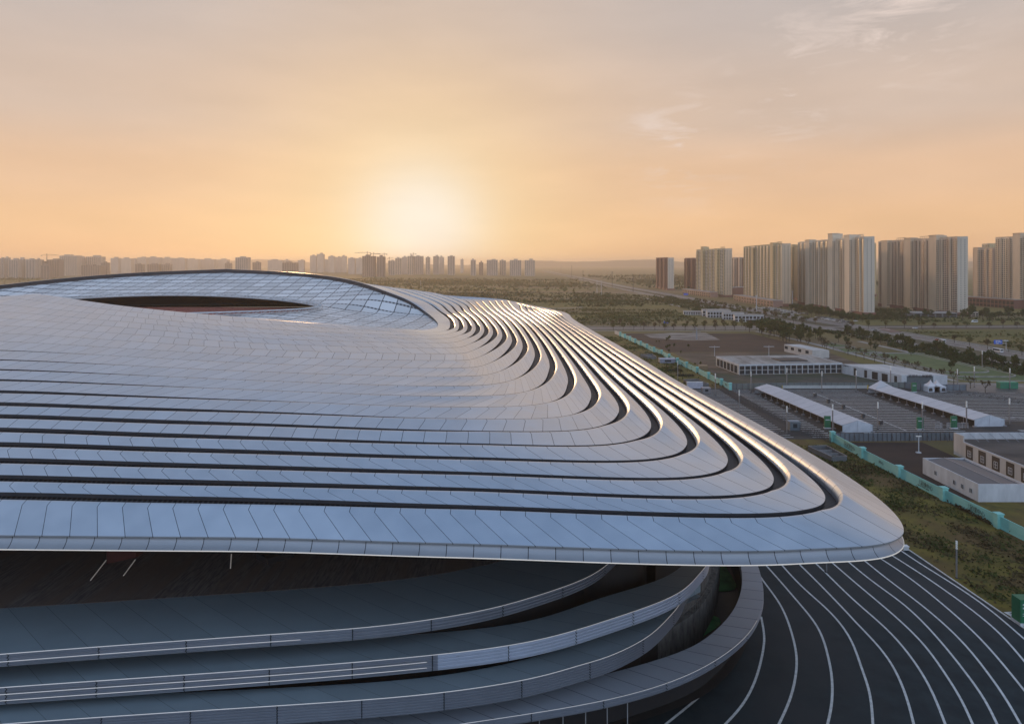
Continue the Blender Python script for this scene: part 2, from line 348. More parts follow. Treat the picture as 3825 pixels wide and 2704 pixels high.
for k in range(0, K):                       # band k lies between groove k (its outer, lower edge) and groove k+1
    A = LOOP[k]; s = arclen(A); up = np.array([0, 0, 1.])
    if k + 1 < K:
        n, run = OUT[k + 1]; w, h = WH[k + 1]
        w = np.minimum(w, run * .5); B = LOOP[k + 1]
        nose = np.minimum(.8, run * .28)[:, None]
        e0 = B + n * w[:, None]; e1 = e0 + n * nose * .45; e2 = e0 + n * nose
        hv = h[:, None] * up
        rnd = [e2 + hv, e2 + (nose * .3) * -n + hv * .97, e1 + hv * .72, e0 + n * nose * .12 + hv * .28, e0 - up * .05, e0 - up * .6]
        a1 = e2 + hv
    else:                                    # innermost band meets the rim of the glazed roof
        B = LOOP[K]; n, run = OUT[K]
        rh = (.12 + .75 * np.clip((B[:, 1] - 205) / 60, 0, 1))[:, None]
        a1 = B + n * .5 + up * rh; rnd = [a1, B + up * rh * .85, B - up * (.25 + rh * .8)]
        h = rh[:, 0]
    ow = 0.05
    sec = [A - up * (.5 if k else .14), A + up * .0]
    for f in (.2, .4, .6, .8):
        q = A * (1 - f) + a1 * f
        zz = f if k + 1 < K else f
        sag = -(h[:, None]) * (f - f ** 1.5) * up * .55
        sec.append(q + sag)
    sec += rnd
    S = np.stack(sec, 1)
    U = np.repeat((s + 1.37 * k * 3.1)[:, None], S.shape[1], 1); V = np.full_like(U, k + .5)
    mb = MB(); UV = np.stack([U, V], 2)
    mb.grid(S[:, :2], UV[:, :2], 1, flip=True); mb.grid(S[:, 1:-1], UV[:, 1:-1], 0, flip=True); mb.grid(S[:, -2:], UV[:, -2:], 1, flip=True)
    ob = mb.build('roof_band', [M_PANEL, M_EDGE if k else M_FASC], stadium, SO, smooth=True)
    md = ob.modifiers.new('edges', 'EDGE_SPLIT'); md.split_angle = math.radians(38); md.use_edge_sharp = False
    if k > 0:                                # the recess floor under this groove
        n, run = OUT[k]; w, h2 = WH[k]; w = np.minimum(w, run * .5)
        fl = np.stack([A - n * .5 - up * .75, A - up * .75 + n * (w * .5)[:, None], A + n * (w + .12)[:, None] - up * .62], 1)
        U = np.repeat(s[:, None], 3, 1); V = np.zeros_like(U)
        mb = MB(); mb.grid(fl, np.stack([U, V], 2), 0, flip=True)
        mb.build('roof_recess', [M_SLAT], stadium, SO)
# eave: overhanging lip, hollow curved fascia, bright lower edge, soffit
A = LOOP[0]; n0, _ = outward(0); n0 = n0.copy(); n0[:, 2] = 0; s = arclen(A); up = np.array([0, 0, 1.])
prof = [(-.02, -.14), (-.7, -.16), (-.85, -.5), (-.74, -.9), (-.45, -1.25), (-.15, -1.48), (.0, -1.56)]
S = np.stack([A + n0 * a + up * b for a, b in prof], 1); U = np.repeat((s + .8)[:, None], len(prof), 1)
mb = MB(); mb.grid(S, np.stack([U, 0 * U + 77.5], 2), 0, flip=True); mb.build('eave_fascia', [M_FASC], stadium, SO, smooth=True)
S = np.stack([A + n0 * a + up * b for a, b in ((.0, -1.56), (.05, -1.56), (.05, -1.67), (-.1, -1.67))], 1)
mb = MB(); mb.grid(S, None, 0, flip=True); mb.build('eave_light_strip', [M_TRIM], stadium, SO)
CEN = np.array([AX, 238.])
INN = A.copy(); dv = INN[:, :2] - CEN; r = np.linalg.norm(dv, axis=1); INN[:, :2] = CEN + dv * ((r - 36) / r)[:, None]; INN[:, 2] = 31
S = np.stack([A + n0 * -.1 + up * -1.67, A * .5 + INN * .5 - up * .8, INN], 1)
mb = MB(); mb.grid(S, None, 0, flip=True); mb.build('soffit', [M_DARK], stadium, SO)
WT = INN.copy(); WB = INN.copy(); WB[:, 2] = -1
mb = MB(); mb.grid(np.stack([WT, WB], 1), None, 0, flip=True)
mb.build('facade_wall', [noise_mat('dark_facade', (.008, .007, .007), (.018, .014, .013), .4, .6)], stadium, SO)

# glazed inner roof, a shallow dish from the rim down to the oval opening
def hole(a, rr=1., dz=0.):
    c, s_ = math.cos(a), math.sin(a); p = 2.3
    r = (abs(c) ** p + abs(s_) ** p) ** (-1 / p)
    x = -124.5 + 61. * rr * r * c; y = 222 + 32 * rr * r * s_
    z = 48.8 * c * c + s_ * s_ * (50.3 + 1.5 * s_) + dz
    return np.array((x, y, z))
M_GLZ, nt, b = new_mat('glazed_roof_panels')
tc = N(nt, 'ShaderNodeTexCoord'); sp = N(nt, 'ShaderNodeSeparateXYZ'); L(nt, tc.outputs['Object'], sp.inputs[0])
fx = mth(nt, 'FRACT', mth(nt, 'DIVIDE', sp.outputs[0], 5.2)); fy = mth(nt, 'FRACT', mth(nt, 'DIVIDE', sp.outputs[1], 6.4))
lx = mth(nt, 'LESS_THAN', fx, .06); ly = mth(nt, 'LESS_THAN', fy, .17)
dots = mth(nt, 'LESS_THAN', mth(nt, 'FRACT', mth(nt, 'DIVIDE', sp.outputs[0], 1.3)), .55); lyd = mth(nt, 'MULTIPLY', ly, mth(nt, 'ADD', mth(nt, 'MULTIPLY', dots, .45), .55))
ln = mth(nt, 'MAXIMUM', lx, lyd)
cb = N(nt, 'ShaderNodeCombineXYZ'); L(nt, mth(nt, 'FLOOR', mth(nt, 'DIVIDE', sp.outputs[0], 5.2)), cb.inputs[0]); L(nt, mth(nt, 'FLOOR', mth(nt, 'DIVIDE', sp.outputs[1], 6.4)), cb.inputs[1])
wn = N(nt, 'ShaderNodeTexWhiteNoise', noise_dimensions='2D'); L(nt, cb.outputs[0], wn.inputs['Vector'])
mr = N(nt, 'ShaderNodeMapRange'); L(nt, wn.outputs['Value'], mr.inputs['Value']); mr.inputs['To Min'].default_value = .8; mr.inputs['To Max'].default_value = 1.1
vm = N(nt, 'ShaderNodeVectorMath', operation='SCALE'); vm.inputs[0].default_value = (.66, .65, .64); L(nt, mr.outputs[0], vm.inputs['Scale'])
mx = N(nt, 'ShaderNodeMix', data_type='RGBA'); L(nt, ln, mx.inputs['Factor']); L(nt, vm.outputs[0], mx.inputs['A']); mx.inputs['B'].default_value = (.06, .06, .065, 1)
L(nt, mx.outputs['Result'], b.inputs['Base Color']); b.inputs['Roughness'].default_value = .5; b.inputs['Metallic'].default_value = .0; b.inputs['Specular IOR Level'].default_value = .3
R = LOOP[K]; ra = np.arctan2((R[:, 1] - 230) / 46, (R[:, 0] + 124.5) / 74)
inn = np.array([hole(a) for a in ra]); nrad = 14
S = np.stack([R * (1 - f) + inn * f - up * (.2 + .5 * math.sin(math.pi * f)) - up * (.6 * np.clip((R[:, 1:2] - 205) / 60, 0, 1)) * (1 - f) for f in np.linspace(-.02, 1, nrad)], 1)
mb = MB(); mb.grid(S, None, 0, flip=True); mb.build('glazed_roof', [M_GLZ], stadium, SO, smooth=True)
# purlins standing on the glazing: real ribs that catch the low light
mb = MB()
HA = np.linspace(0, 2 * math.pi, 120)
for i in range(len(HA) - 1):
    a, c = HA[i], HA[i + 1]
    for rr, dz in ((1., .0), (1., .85), (1.025, .1), (1.025, .8)): mb.tube(hole(a, rr, dz), hole(c, rr, dz), .14, n=4)
    mb.tube(hole(a, 1, 0), hole(c, 1, .85), .07, n=4); mb.tube(hole(a, 1, 0), hole(a, 1, .85), .07, n=4); mb.tube(hole(a, 1, .85), hole(a, 1.025, .8), .07, n=4)
mb.build('opening_truss', [plain('white_steel', (.5, .5, .5), .5)], stadium, SO)
# dark red stands and pitch seen through the opening
M_SEAT = noise_mat('dark_red_seats', (.22, .05, .035), (.62, .30, .24), 3., .8, stretch=(1, 1, 3), lo=.42, hi=.7)
S = []
for a in HA: S.append([hole(a, r_, 0) * (1, 1, 0) + np.array((0, 0, zz)) for r_, zz in ((1.16, 47.2), (1.14, 44.5), (1.1, 44.), (.99, 34), (.98, 31), (.82, 16), (.8, 12), (.66, 4))])
mb = MB(); mb.grid(S, None, 0); mb.build('stand', [M_SEAT], stadium, SO)
mb = MB(); mb.poly([hole(a, .67, 0) * (1, 1, 0) + np.array((0, 0, 3.8)) for a in HA[:-1]])
mb.build('pitch', [noise_mat('pitch_grass', (.02, .06, .015), (.03, .08, .02), .2)], stadium, SO)
# ---------------------------------------------------------------- podium terraces below the roof (parts of the stadium)
M_SLATE = panel_mat('slate_blue_terrace', (.20, .25, .28), rough=.45, metal=.25, pw=4.6, seam=.05, tone=.07, jitter=.006, seamcol=(.02, .022, .03))
M_RAMP = panel_mat('pale_ramp_panels', (.30, .33, .38), rough=.5, metal=.2, pw=3.4, seam=.09, tone=.05, jitter=.006)
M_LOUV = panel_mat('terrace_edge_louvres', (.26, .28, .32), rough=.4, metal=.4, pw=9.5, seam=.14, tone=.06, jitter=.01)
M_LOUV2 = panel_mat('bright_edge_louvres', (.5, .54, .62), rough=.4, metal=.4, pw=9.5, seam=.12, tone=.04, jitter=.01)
M_DECK = noise_mat('brown_brick_deck', (.065, .055, .054), (.15, .125, .115), .9, .75, stretch=(3.2, .35, 1), lo=.4, hi=.6, c3=(.12, .085, .068), scale3=.12)
M_CONC = noise_mat('grey_concrete', (.10, .10, .10), (.17, .17, .165), .5, .85)
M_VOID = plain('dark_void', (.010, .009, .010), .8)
M_RED = noise_mat('dark_red_render', (.07, .014, .010), (.10, .02, .014), .6, .75)
M_PALEGLOW = glow('led_strip', (.72, .66, .60), .14)  # pale terrace and deck lines, no lamps; their faint glow is added
M_SGLASS = noise_mat('dark_glazing', (.010, .012, .015), (.02, .023, .028), .3, .12)
def img(pts, z, n=90, ext_left=True):
    w = [P(x, y, z) for x, y in pts]
    return spline(w, n)
A_out = [(-700, 2500), (0, 2443), (1000, 2370), (1444, 2334.5), (1797, 2280), (2000, 2226), (2205, 2149.5), (2300, 2077)]
B_out = [(-700, 2622), (0, 2567.5), (1000, 2498), (1618, 2445.6), (2000, 2391), (2292, 2308), (2531, 2215), (2606, 2149), (2640, 2106), (2650, 2070)]
B_in = [(-700, 2440), (1000, 2395), (1618, 2363), (2000, 2312), (2240, 2234), (2466, 2162), (2553, 2106), (2580, 2068)]
C_out = [(-700, 2762), (0, 2704), (1000, 2637), (1618, 2589), (2000, 2529), (2161, 2485), (2279, 2448), (2414, 2380), (2479, 2324), (2536, 2258), (2556, 2214)]
C_in = [(-700, 2640), (1000, 2570), (1618, 2525), (1900, 2476), (2118, 2415), (2305, 2334), (2440, 2262), (2530, 2216)]
D_out = [(-700, 2960), (600, 2835), (1300, 2760), (1900, 2676.5), (2292, 2606.8), (2553, 2526), (2714, 2437), (2806, 2350), (2847, 2262), (2851, 2200), (2836, 2128), (2812, 2066)]
D_in = [(-700, 2850), (600, 2745), (1300, 2680), (1900, 2596), (2270, 2515), (2553, 2428), (2662, 2363), (2740, 2276), (2771, 2184), (2767, 2114), (2752, 2062)]
def extend(q, L_, dx=0.): # carry a curve straight on under the roof
    d = q[-1] - q[-4]; d /= np.linalg.norm(d); return np.concatenate([q, [q[-1] + d * t for t in np.linspace(L_ / 6, L_, 6)]])
def terrace(out, inn, z, ledges, drop, mat, seam_up=True, ext=28):
    o = extend(img(out, z), ext); i = extend(img(inn, z), ext)
    s = arclen(o); n = len(o)
    fr = np.linspace(0, 1, 6); S = np.stack([o * (1 - f) + i * f for f in fr], 1); U = np.repeat(s[:, None], 6, 1)
    mb = MB(); mb.grid(S, np.stack([U, 0 * U + out[1][1] % 37], 2), 0, flip=False)
    t = tangent(o); nn = np.stack([t[:, 1], -t[:, 0], 0 * t[:, 0]], 1)
    back = np.stack([i, i - up * 1.6], 1); mb.grid(back, np.stack([U[:, :2], 0 * U[:, :2]], 2), 0)
    lo_ = np.stack([o - up * drop - nn * .3, i - up * drop], 1); mb.grid(lo_, np.stack([U[:, :2], 0 * U[:, :2]], 2), 0, flip=True)
    top = mb.build('terrace', [mat], stadium, SO)
    prof = [(.0, .0)]; hh = drop / ledges
    for j in range(ledges): prof += [(.02, -hh * j - .06), (-.06, -hh * j - hh * .45), (-.24, -hh * j - hh * .62), (-.24, -hh * j - hh * .97)]
    S = np.stack([o + nn * a + up * b for a, b in prof], 1); U = np.repeat(s[:, None], len(prof), 1)
    return o, i, nn, s, S, U
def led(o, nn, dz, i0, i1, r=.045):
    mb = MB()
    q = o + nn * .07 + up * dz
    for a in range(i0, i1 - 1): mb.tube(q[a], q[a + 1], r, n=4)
    mb.build('light_strip', [M_PALEGLOW], stadium, SO)
def louvre(S, U, i0, i1, mat, top):
    mb = MB(); mb.grid(S[i0:i1], np.stack([U[i0:i1], 0 * U[i0:i1] + .5], 2), 0, flip=True)
    mb.build('edge_louvre', [mat], stadium, SO)
def at_px(o, x):                      # index along a curve where it crosses photo column x
    px = CX + F * o[:, 0] / o[:, 1]; return int(np.argmax(px > x))
TA = terrace(A_out, [(-700, 2310), (0, 2272), (1000, 2208), (1631, 2145), (1958, 2075), (2010, 2060), (2040, 2050), (2060, 2045)], 20, 4, 1.55, M_SLATE)
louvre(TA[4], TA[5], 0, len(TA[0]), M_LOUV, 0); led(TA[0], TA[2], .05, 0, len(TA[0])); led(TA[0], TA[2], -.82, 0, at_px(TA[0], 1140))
TB = terrace(B_out, B_in, 16.5, 5, 2.05, M_SLATE); ib = at_px(TB[0], 1618)
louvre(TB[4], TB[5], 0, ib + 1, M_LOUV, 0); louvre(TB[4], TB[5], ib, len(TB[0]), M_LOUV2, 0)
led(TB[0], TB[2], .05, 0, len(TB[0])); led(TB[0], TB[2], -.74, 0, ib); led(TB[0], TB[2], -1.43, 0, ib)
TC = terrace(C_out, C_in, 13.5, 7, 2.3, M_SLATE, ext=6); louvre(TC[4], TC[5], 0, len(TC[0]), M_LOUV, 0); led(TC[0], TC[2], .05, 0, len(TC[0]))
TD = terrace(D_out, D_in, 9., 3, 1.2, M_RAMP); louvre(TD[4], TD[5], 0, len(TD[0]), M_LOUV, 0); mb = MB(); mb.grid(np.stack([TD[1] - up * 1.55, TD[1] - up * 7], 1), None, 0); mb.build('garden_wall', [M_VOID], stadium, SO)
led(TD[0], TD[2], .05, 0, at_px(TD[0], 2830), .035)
# brown paved deck behind the top terrace, with pale lines, a red entrance block and a stair opening
dk = spline([P(x, y, 20) for x, y in [(-700, 2308), (0, 2270), (1000, 2206), (1631, 2143), (1958, 2073), (2010, 2058)]], 60)
mb = MB(); S = np.stack([dk - up * .12, dk - up * .004, np.stack([dk[:, 0], np.maximum(dk[:, 1] + 3, 110), dk[:, 2] - .004], 1)], 1); mb.grid(S, None, 0); mb.build('deck', [M_DECK], stadium, SO)
z1 = Z(0, 1997, 2.296)
mb = MB(); a = P(*z1(915, 250), 20); b_ = P(*z1(1165, 195), 20); c = P(*z1(1200, 150), 20)
mb.hexa([(a[0], a[1]), (b_[0], b_[1]), (b_[0] + 1.5, b_[1] + 9), (a[0], a[1] + 12)], 20, 30); mb.build('entrance_block', [M_RED], stadium, SO)
mb = MB()
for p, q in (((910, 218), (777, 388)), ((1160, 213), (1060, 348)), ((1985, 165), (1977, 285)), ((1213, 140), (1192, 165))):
    p = np.array(P(*z1(*p), 20.05)); q = np.array(P(*z1(*q), 20.05)); mb = MB(); mb.tube(p, q, .07, n=4); mb.build('deck_light_strip', [M_PALEGLOW], stadium, SO)
mb = MB(); q = [P(*z1(x, y), 20) for x, y in ((2190, 200), (2296, 258), (2520, 190), (2450, 160))]
mb.hexa([(p[0], p[1]) for p in q], 20.0, 20.9); mb.build('stair_parapet', [M_VOID], stadium, SO)
# lower levels: dark inner walls, sunken garden, stone wall with railing, glazed ground floor
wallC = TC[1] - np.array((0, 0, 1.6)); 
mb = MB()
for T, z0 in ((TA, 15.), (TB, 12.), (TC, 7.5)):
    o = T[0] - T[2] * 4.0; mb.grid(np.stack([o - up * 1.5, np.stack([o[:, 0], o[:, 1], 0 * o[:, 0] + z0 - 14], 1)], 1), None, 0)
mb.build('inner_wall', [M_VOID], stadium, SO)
st_top = spline([P(x, y, 13.2) for x, y in [(2300, 2440), (2414, 2381), (2479, 2324), (2536, 2258), (2556, 2214), (2606, 2152), (2642, 2104), (2652, 2070)]], 50)
st_bot = spline([P(x, y, 8.) for x, y in [(2290, 2440), (2423, 2384), (2480, 2343), (2560, 2290), (2620, 2220), (2652, 2150), (2662, 2100), (2668, 2070)]], 50)
mb = MB(); mb.grid(np.stack([st_top, st_bot, st_bot + np.array((.9, -.5, 0)), st_bot + np.array((.9, -.5, -6))], 1), None, 0)
mb.build('stone_wall', [noise_mat('dark_stone', (.05, .05, .048), (.15, .145, .135), 1.2, .8, stretch=(1, 1, .35), bump=.4)], stadium, SO)
mb = MB()
for a in range(2, 30): 
    p = st_bot[a] + np.array((.8, -.4, 0)); mb.tube(p, p + up * 1.15, .035, n=4); mb.tube(p + up * 1.15, st_bot[a + 1] + np.array((.8, -.4, 1.15)), .035, n=4)
mb.build('railing', [plain('steel_rail', (.12, .12, .12), .5)], stadium, SO)
gi = TD[1]; go = np.concatenate([TC[0][:at_px(TC[0], 2405)], st_bot[14:]]) + np.array((-3., 3., 0)); gs = arclen(go); gu = np.linspace(0, gs[-1], len(gi)); go = np.stack([np.interp(gu, gs, go[:, c]) for c in range(3)], 1); gi = gi.copy(); gi[:, 2] = go[:, 2] = 2.4
mb = MB(); mb.grid(np.stack([gi + np.array((1, -1, 0)), (gi + go) / 2, go], 1), None, 0); mb.build('sunken_garden', [noise_mat('dark_planting', (.006, .006, .007), (.016, .013, .012), .5, .6)], stadium, SO)
for pts in (((1780, 175), (1915, 175), (1870, 240), (1900, 330), (1945, 410), (1930, 470), (1770, 475), (1775, 350)), ((1660, 750), (1700, 695), (1770, 690), (1820, 740), (1790, 790), (1700, 850), (1500, 960), (1000, 1120), (1000, 1090), (1400, 960), (1600, 850))):
    q = [P(*z3(x, y), 2.5) for x, y in pts]; q = spline(q + [q[0]], 40)[:-1]; cc = q.mean(0); mb = MB()
    S = [[*(cc * (1 - f) + q[j % 40 if j < 39 else 0] * f - np.array((0, 0, .05 if f == 1 else -.5 * (1 - f * f))))] for j in range(0)]
    R_ = [[cc * (1 - f) + p * f + up * (.35 * (1 - f * f)) for f in (0.02, .35, .65, .85, 1.)] for p in list(q) + [q[0]]]
    mb.grid(R_, None, 0); mb.build('grass_mound', [noise_mat('garden_lawn', (.02, .15, .045), (.06, .30, .09), .35, .9)], stadium, SO, smooth=True)
# thin light line along the garden edge
mb = MB(); q = spline([P(*z3(x, y), 3.) for x, y in ((860, 1075), (1050, 1005), (1270, 910), (1500, 765), (1680, 580), (1760, 420), (1785, 250), (1790, 190))], 40)
for a in range(39): mb.tube(q[a], q[a + 1], .06, n=4)
mb.build('garden_edge', [M_CONC], stadium, SO)
# ground floor under the ramp: glazing with mullions, red cores
gl = TD[0][: at_px(TD[0], 2420)] - TD[2][: at_px(TD[0], 2420)] * 5.
mb = MB(); mb.grid(np.stack([gl - up * 1.1, gl - up * 9.], 1), None, 0); mb.build('ground_floor_glazing', [M_SGLASS], stadium, SO)
mb = MB(); 
for a in range(4, len(gl), 2):
    p = gl[a] + TD[2][a] * 1.6; mb = MB(); mb.tube(p - up * 1.2, p - up * 9, .07, n=6); mb.build('mullion', [plain('grey_mullion', (.3, .3, .3), .5) if 'grey_mullion' not in bpy.data.materials else bpy.data.materials['grey_mullion']], stadium, SO)
for px, py, w in ((1215, 1395, 3.4), (600, 1640, 6.0)):
    p = G(*z3(px, py)); mb = MB(); mb.box(p[0] - w / 2, p[0] + w / 2, p[1], p[1] + 4, 0.02, 4.6); mb.build('entrance_core', [M_RED], stadium, SO)

# ---------------------------------------------------------------- ground, plaza, roads
M_FIELD = noise_mat('fields', (.050, .058, .006), (.15, .115, .018), .012, .95, stretch=(.35, 1.3, 1), detail=9, lo=.38, hi=.62, c3=(.14, .092, .040), scale3=.004, coord='Object')
def sheet(name, pts, z, m, kind='structure', label=None, cat=None):
    mb = MB(); mb.poly(pts, z=z); o = mb.build(name, [m], None, (0, 0, 0)); tag(o, label, cat, kind=kind); return o
mb = MB(); gx = np.concatenate([np.linspace(-8500, -900, 12), np.linspace(-700, 900, 17), np.linspace(1200, 8500, 12)]); gy = np.concatenate([np.linspace(-300, 900, 13), np.linspace(1100, 13000, 30)])
mb.grid([[(x, y, 0) for y in gy] for x in gx], None, 0, flip=False); g = mb.build('ground', [M_FIELD]); tag(g, kind='structure')
M_PLAZA = noise_mat('dark_granite_plaza', (.011, .020, .025), (.024, .037, .043), .25, .7, detail=8, c3=(.030, .036, .040), scale3=.035, spec=.18)
PB = [(-260, 40), (89.5, 40), (89.5, 120), (88, 157), (86, 230), (70, 440), (-350, 440), (-350, 40)]
sheet('plaza', PB, .004, M_PLAZA)
M_STONE = noise_mat('pale_granite_band', (.42, .42, .41), (.66, .66, .64), 1.5, .7, detail=7)
zl = lambda pts: [G(*z4(x, y)) for x, y in pts]
LINES = [[G(*z3(x, y)) for x, y in ((1870, 1060), (1790, 1200), (1650, 1370), (1500, 1500), (1350, 1620))],
 [G(*z3(x, y)) for x, y in ((2165, 700), (2190, 850), (2185, 970), (2120, 1230), (2000, 1460), (1860, 1620))],
 zl([(-30, 250), (50, 380), (200, 590), (300, 830), (345, 1050), (330, 1250), (280, 1430), (195, 1620)]), zl([(15, 185), (190, 380), (380, 600), (530, 800), (610, 1020), (648, 1230), (645, 1450), (612, 1620)]),
 zl([(155, 185), (400, 450), (620, 650), (800, 880), (900, 1130), (970, 1350), (1000, 1620)]), zl([(300, 185), (560, 440), (800, 690), (870, 765), (1060, 970), (1200, 1180), (1290, 1400), (1350, 1620)]),
 zl([(445, 185), (600, 330), (850, 570), (1130, 820), (1350, 1080), (1500, 1330), (1620, 1620)]), zl([(590, 185), (850, 410), (1100, 620), (1400, 900), (1600, 1160), (1750, 1400), (1855, 1620)]),
 zl([(725, 175), (1000, 400), (1280, 610), (1560, 890), (1780, 1160), (1950, 1400), (2065, 1620)]), zl([(860, 165), (1140, 390), (1440, 620), (1750, 900), (1960, 1150), (2130, 1390), (2265, 1620)]),
 zl([(990, 155), (1300, 360), (1640, 630), (1950, 920), (2296, 1330)]), zl([(1105, 140), (1420, 340), (1750, 570), (2060, 820), (2296, 1080)]), zl([(1190, 100), (1390, 235), (1700, 430), (2000, 640), (2296, 890)])]
mb = MB()
for i, q in enumerate(LINES):
    s_ = spline(q, 60); d0 = s_[0] - s_[2]; d0 /= np.linalg.norm(d0); d1 = s_[-1] - s_[-3]; d1 /= np.linalg.norm(d1)
    pre = [s_[0] + d0 * t for t in (60, 45, 30, 15)] if i > 2 else []
    s_ = np.array(pre + list(s_) + [s_[-1] + d1 * t for t in (8, 16, 25)]); mb.flat(s_, .36, .012)
o = mb.build('plaza_bands', [M_STONE]); tag(o, kind='structure')
mb = MB(); mb.path([(89.6, 40), (89.6, 90), (89.6, 121), (88.2, 157), (86, 230)], .25, 0, .14); o = mb.build('plaza_kerb', [M_STONE]); tag(o, kind='structure')
M_GRASS = noise_mat('rough_lawn', (.060, .048, .004), (.17, .125, .012), .22, .95, detail=9, lo=.36, hi=.66, c3=(.10, .058, .014), scale3=.06, bump=.5)
sheet('lawn', [(89.8, 40), (160, 40), (160, 215), (120, 250), (86, 252), (86, 230), (88.4, 157), (89.8, 121)], .008, M_GRASS)
sheet('grass_strip', [(40, 345), (113, 345), (96, 600), (60, 620), (20, 600)], .008, M_GRASS)
pv = [G(*z3(x, y)) for x, y in ((1545, 1228), (1230, 1325), (900, 1440), (640, 1560), (300, 1700), (640, 1800), (900, 1620), (1250, 1440), (1420, 1330))]
sheet('forecourt_paving', pv, .016, M_CONC)
# pavers beside the green box
sheet('garden_paving', [G(*z4(x, y)) for x, y in ((2120, 662), (2250, 655), (2330, 735), (2260, 745))], .012, M_STONE)
# parking field
M_ASPH = noise_mat('parking_asphalt', (.018, .017, .017), (.044, .038, .035), .08, .85, detail=8, c3=(.036, .029, .024), scale3=.03)
sheet('parking_lot', [(86, 250), (235, 250), (265, 300), (265, 352), (86, 352)], .012, M_ASPH)
M_PAINT = noise_mat('worn_white_paint', (.45, .44, .42), (.75, .73, .70), .6, .8)
mb = MB()
for j, y in enumerate(np.arange(253, 349, 3.1)):
    for x0, x1 in ((90, 104 + (350 - y) * -.01), (110, 118.5), (132, 172), ):
        mb.flat([(x0, y), ((x0 + x1) / 2, y + .1), (x1, y)], .42, .02)
    if y > 285: mb.flat([(196, y - 4), (228, y - 3), (262, y)], .42, .02)
mb.flat([(150, 262), (149, 300), (148, 340)], .3, .024)
for r_ in (0, 3.2, 6.4, 9.6):           # looping lanes
    q = [(193, 262 + r_ * .2), (215 + r_, 262 + r_ * .3), (228 + r_, 266 + r_ * .5), (230 + r_, 272 - r_ * .2), (222 + r_, 277 - r_ * .1), (196, 280 + r_)]
    mb.flat(spline([(*p, 0) for p in q], 40), .26, .02)
o = mb.build('parking_lane_markings', [M_PAINT]); tag(o, kind='structure')
sheet('service_yard', [(113, 352), (215, 352), (215, 395), (113, 395)], .012, noise_mat('weedy_yard', (.03, .03, .022), (.07, .06, .045), .15, .9, c3=(.035, .045, .018), scale3=.06))
M_SOIL = noise_mat('brown_soil', (.016, .0075, .0045), (.048, .024, .014), .06, .95, detail=9, stretch=(.5, 1.5, 1))
sheet('soil_field', [(112, 492), (226, 492), (214, 622), (100, 622)], .010, M_SOIL)
sheet('soil_yard', [(118, 186), (146, 186), (146, 246), (115.5, 246)], .014, M_SOIL)
sheet('bare_ground', [G(*c3(x, y)) for x, y in ((930, 545), (1400, 520), (2000, 520), (2250, 640), (1700, 650), (1080, 610))], .016, noise_mat('pale_rubble', (.10, .075, .06), (.30, .26, .22), .09, .95, detail=9, lo=.42, hi=.6, stretch=(.4, 1.6, 1)))
sheet('dirt_yard', [(116, 396), (215, 396), (225, 490), (114, 490)], .010, noise_mat('dirt_yard', (.045, .026, .016), (.16, .11, .075), .07, .95, detail=9, stretch=(.6, 1.4, 1), c3=(.04, .035, .018), scale3=.04))
M_ROAD = noise_mat('road_asphalt', (.080, .074, .072), (.13, .12, .115), .05, .5, detail=7)
M_WALK = noise_mat('pale_pavement', (.20, .185, .17), (.32, .30, .28), .2, .85, detail=7)
def ribbon(name, pts, w, z, m, n=30):
    q = spline([(*p, 0) for p in pts], n) if len(pts) > 2 else np.array([(*p, 0) for p in pts], float)
    mb = MB(); mb.flat(q, w, z); o = mb.build(name, [m]); tag(o, kind='structure'); return o
AVE = [(336, 300), (336, 457), (333, 622), (322, 760), (310, 900), (305, 1020), (301, 1255), (288, 1628), (278, 2042), (272, 2961), (262, 3352), (250, 5200)]
ribbon('avenue_verge', AVE, 62, .014, noise_mat('verge', (.03, .032, .014), (.07, .062, .03), .08, .95, detail=8), 60)
ribbon('avenue', [(x + 12, y) for x, y in AVE], 19, .03, M_ROAD, 60); ribbon('avenue_side_road', [(x - 22, y) for x, y in AVE], 11, .03, M_ROAD, 60)
ribbon('avenue_pavement', [(x + 26, y) for x, y in AVE], 3.4, .034, M_WALK, 60); ribbon('avenue_footpath', [(x - 31, y) for x, y in AVE[:8]], 2.6, .034, M_WALK, 60)
mb = MB()
q = spline([(*p, 0) for p in AVE], 800); q = q[q[:, 1] < 2000]
for k_, off in enumerate((6., 18.)):
    for a in range(0, len(q) - 2, 2): mb.flat([(q[a][0] + off, q[a][1]), (q[a + 1][0] + off, q[a + 1][1])], .3, .05)
for off in (2.8, 21.2, -16.8, -27.2): mb.flat(q + np.array((off, 0, 0)), .3, .05)
o = mb.build('avenue_lane_markings', [M_PAINT]); tag(o, kind='structure')
ribbon('cross_street_verge', [(-300, 672), (60, 672), (240, 676), (700, 690), (1500, 700)], 44, .018, noise_mat('verge2', (.04, .034, .02), (.09, .07, .045), .1, .95, detail=8), 40)
ribbon('cross_street', [(-300, 676), (60, 676), (240, 680), (700, 694), (1500, 704)], 13, .04, M_ROAD, 40); ribbon('cross_street_side_lane', [(60, 661), (240, 663), (310, 666)], 6, .04, M_WALK, 20)
ribbon('cross_street_footpath', [(60, 645), (240, 647), (300, 649)], 3.5, .04, M_WALK, 20); ribbon('cross_street_pavement', [(60, 692), (240, 694), (300, 697)], 3.5, .04, M_WALK, 20)
ribbon('garden_path', [(239, 372), (239, 430), (238, 494), (236, 560), (226, 640)], 4.5, .034, M_WALK, 30)
ribbon('garden_promenade', [(283, 395), (283, 470), (281, 560)], 4.5, .034, M_WALK, 20)
ribbon('dirt_road', [(-150, 958), (0, 960), (60, 962), (100, 985)], 7, .03, M_WALK, 20)
ribbon('camp_lane', [(237, 1255), (247, 933), (262, 760), (268, 705)], 6, .03, M_WALK, 30)
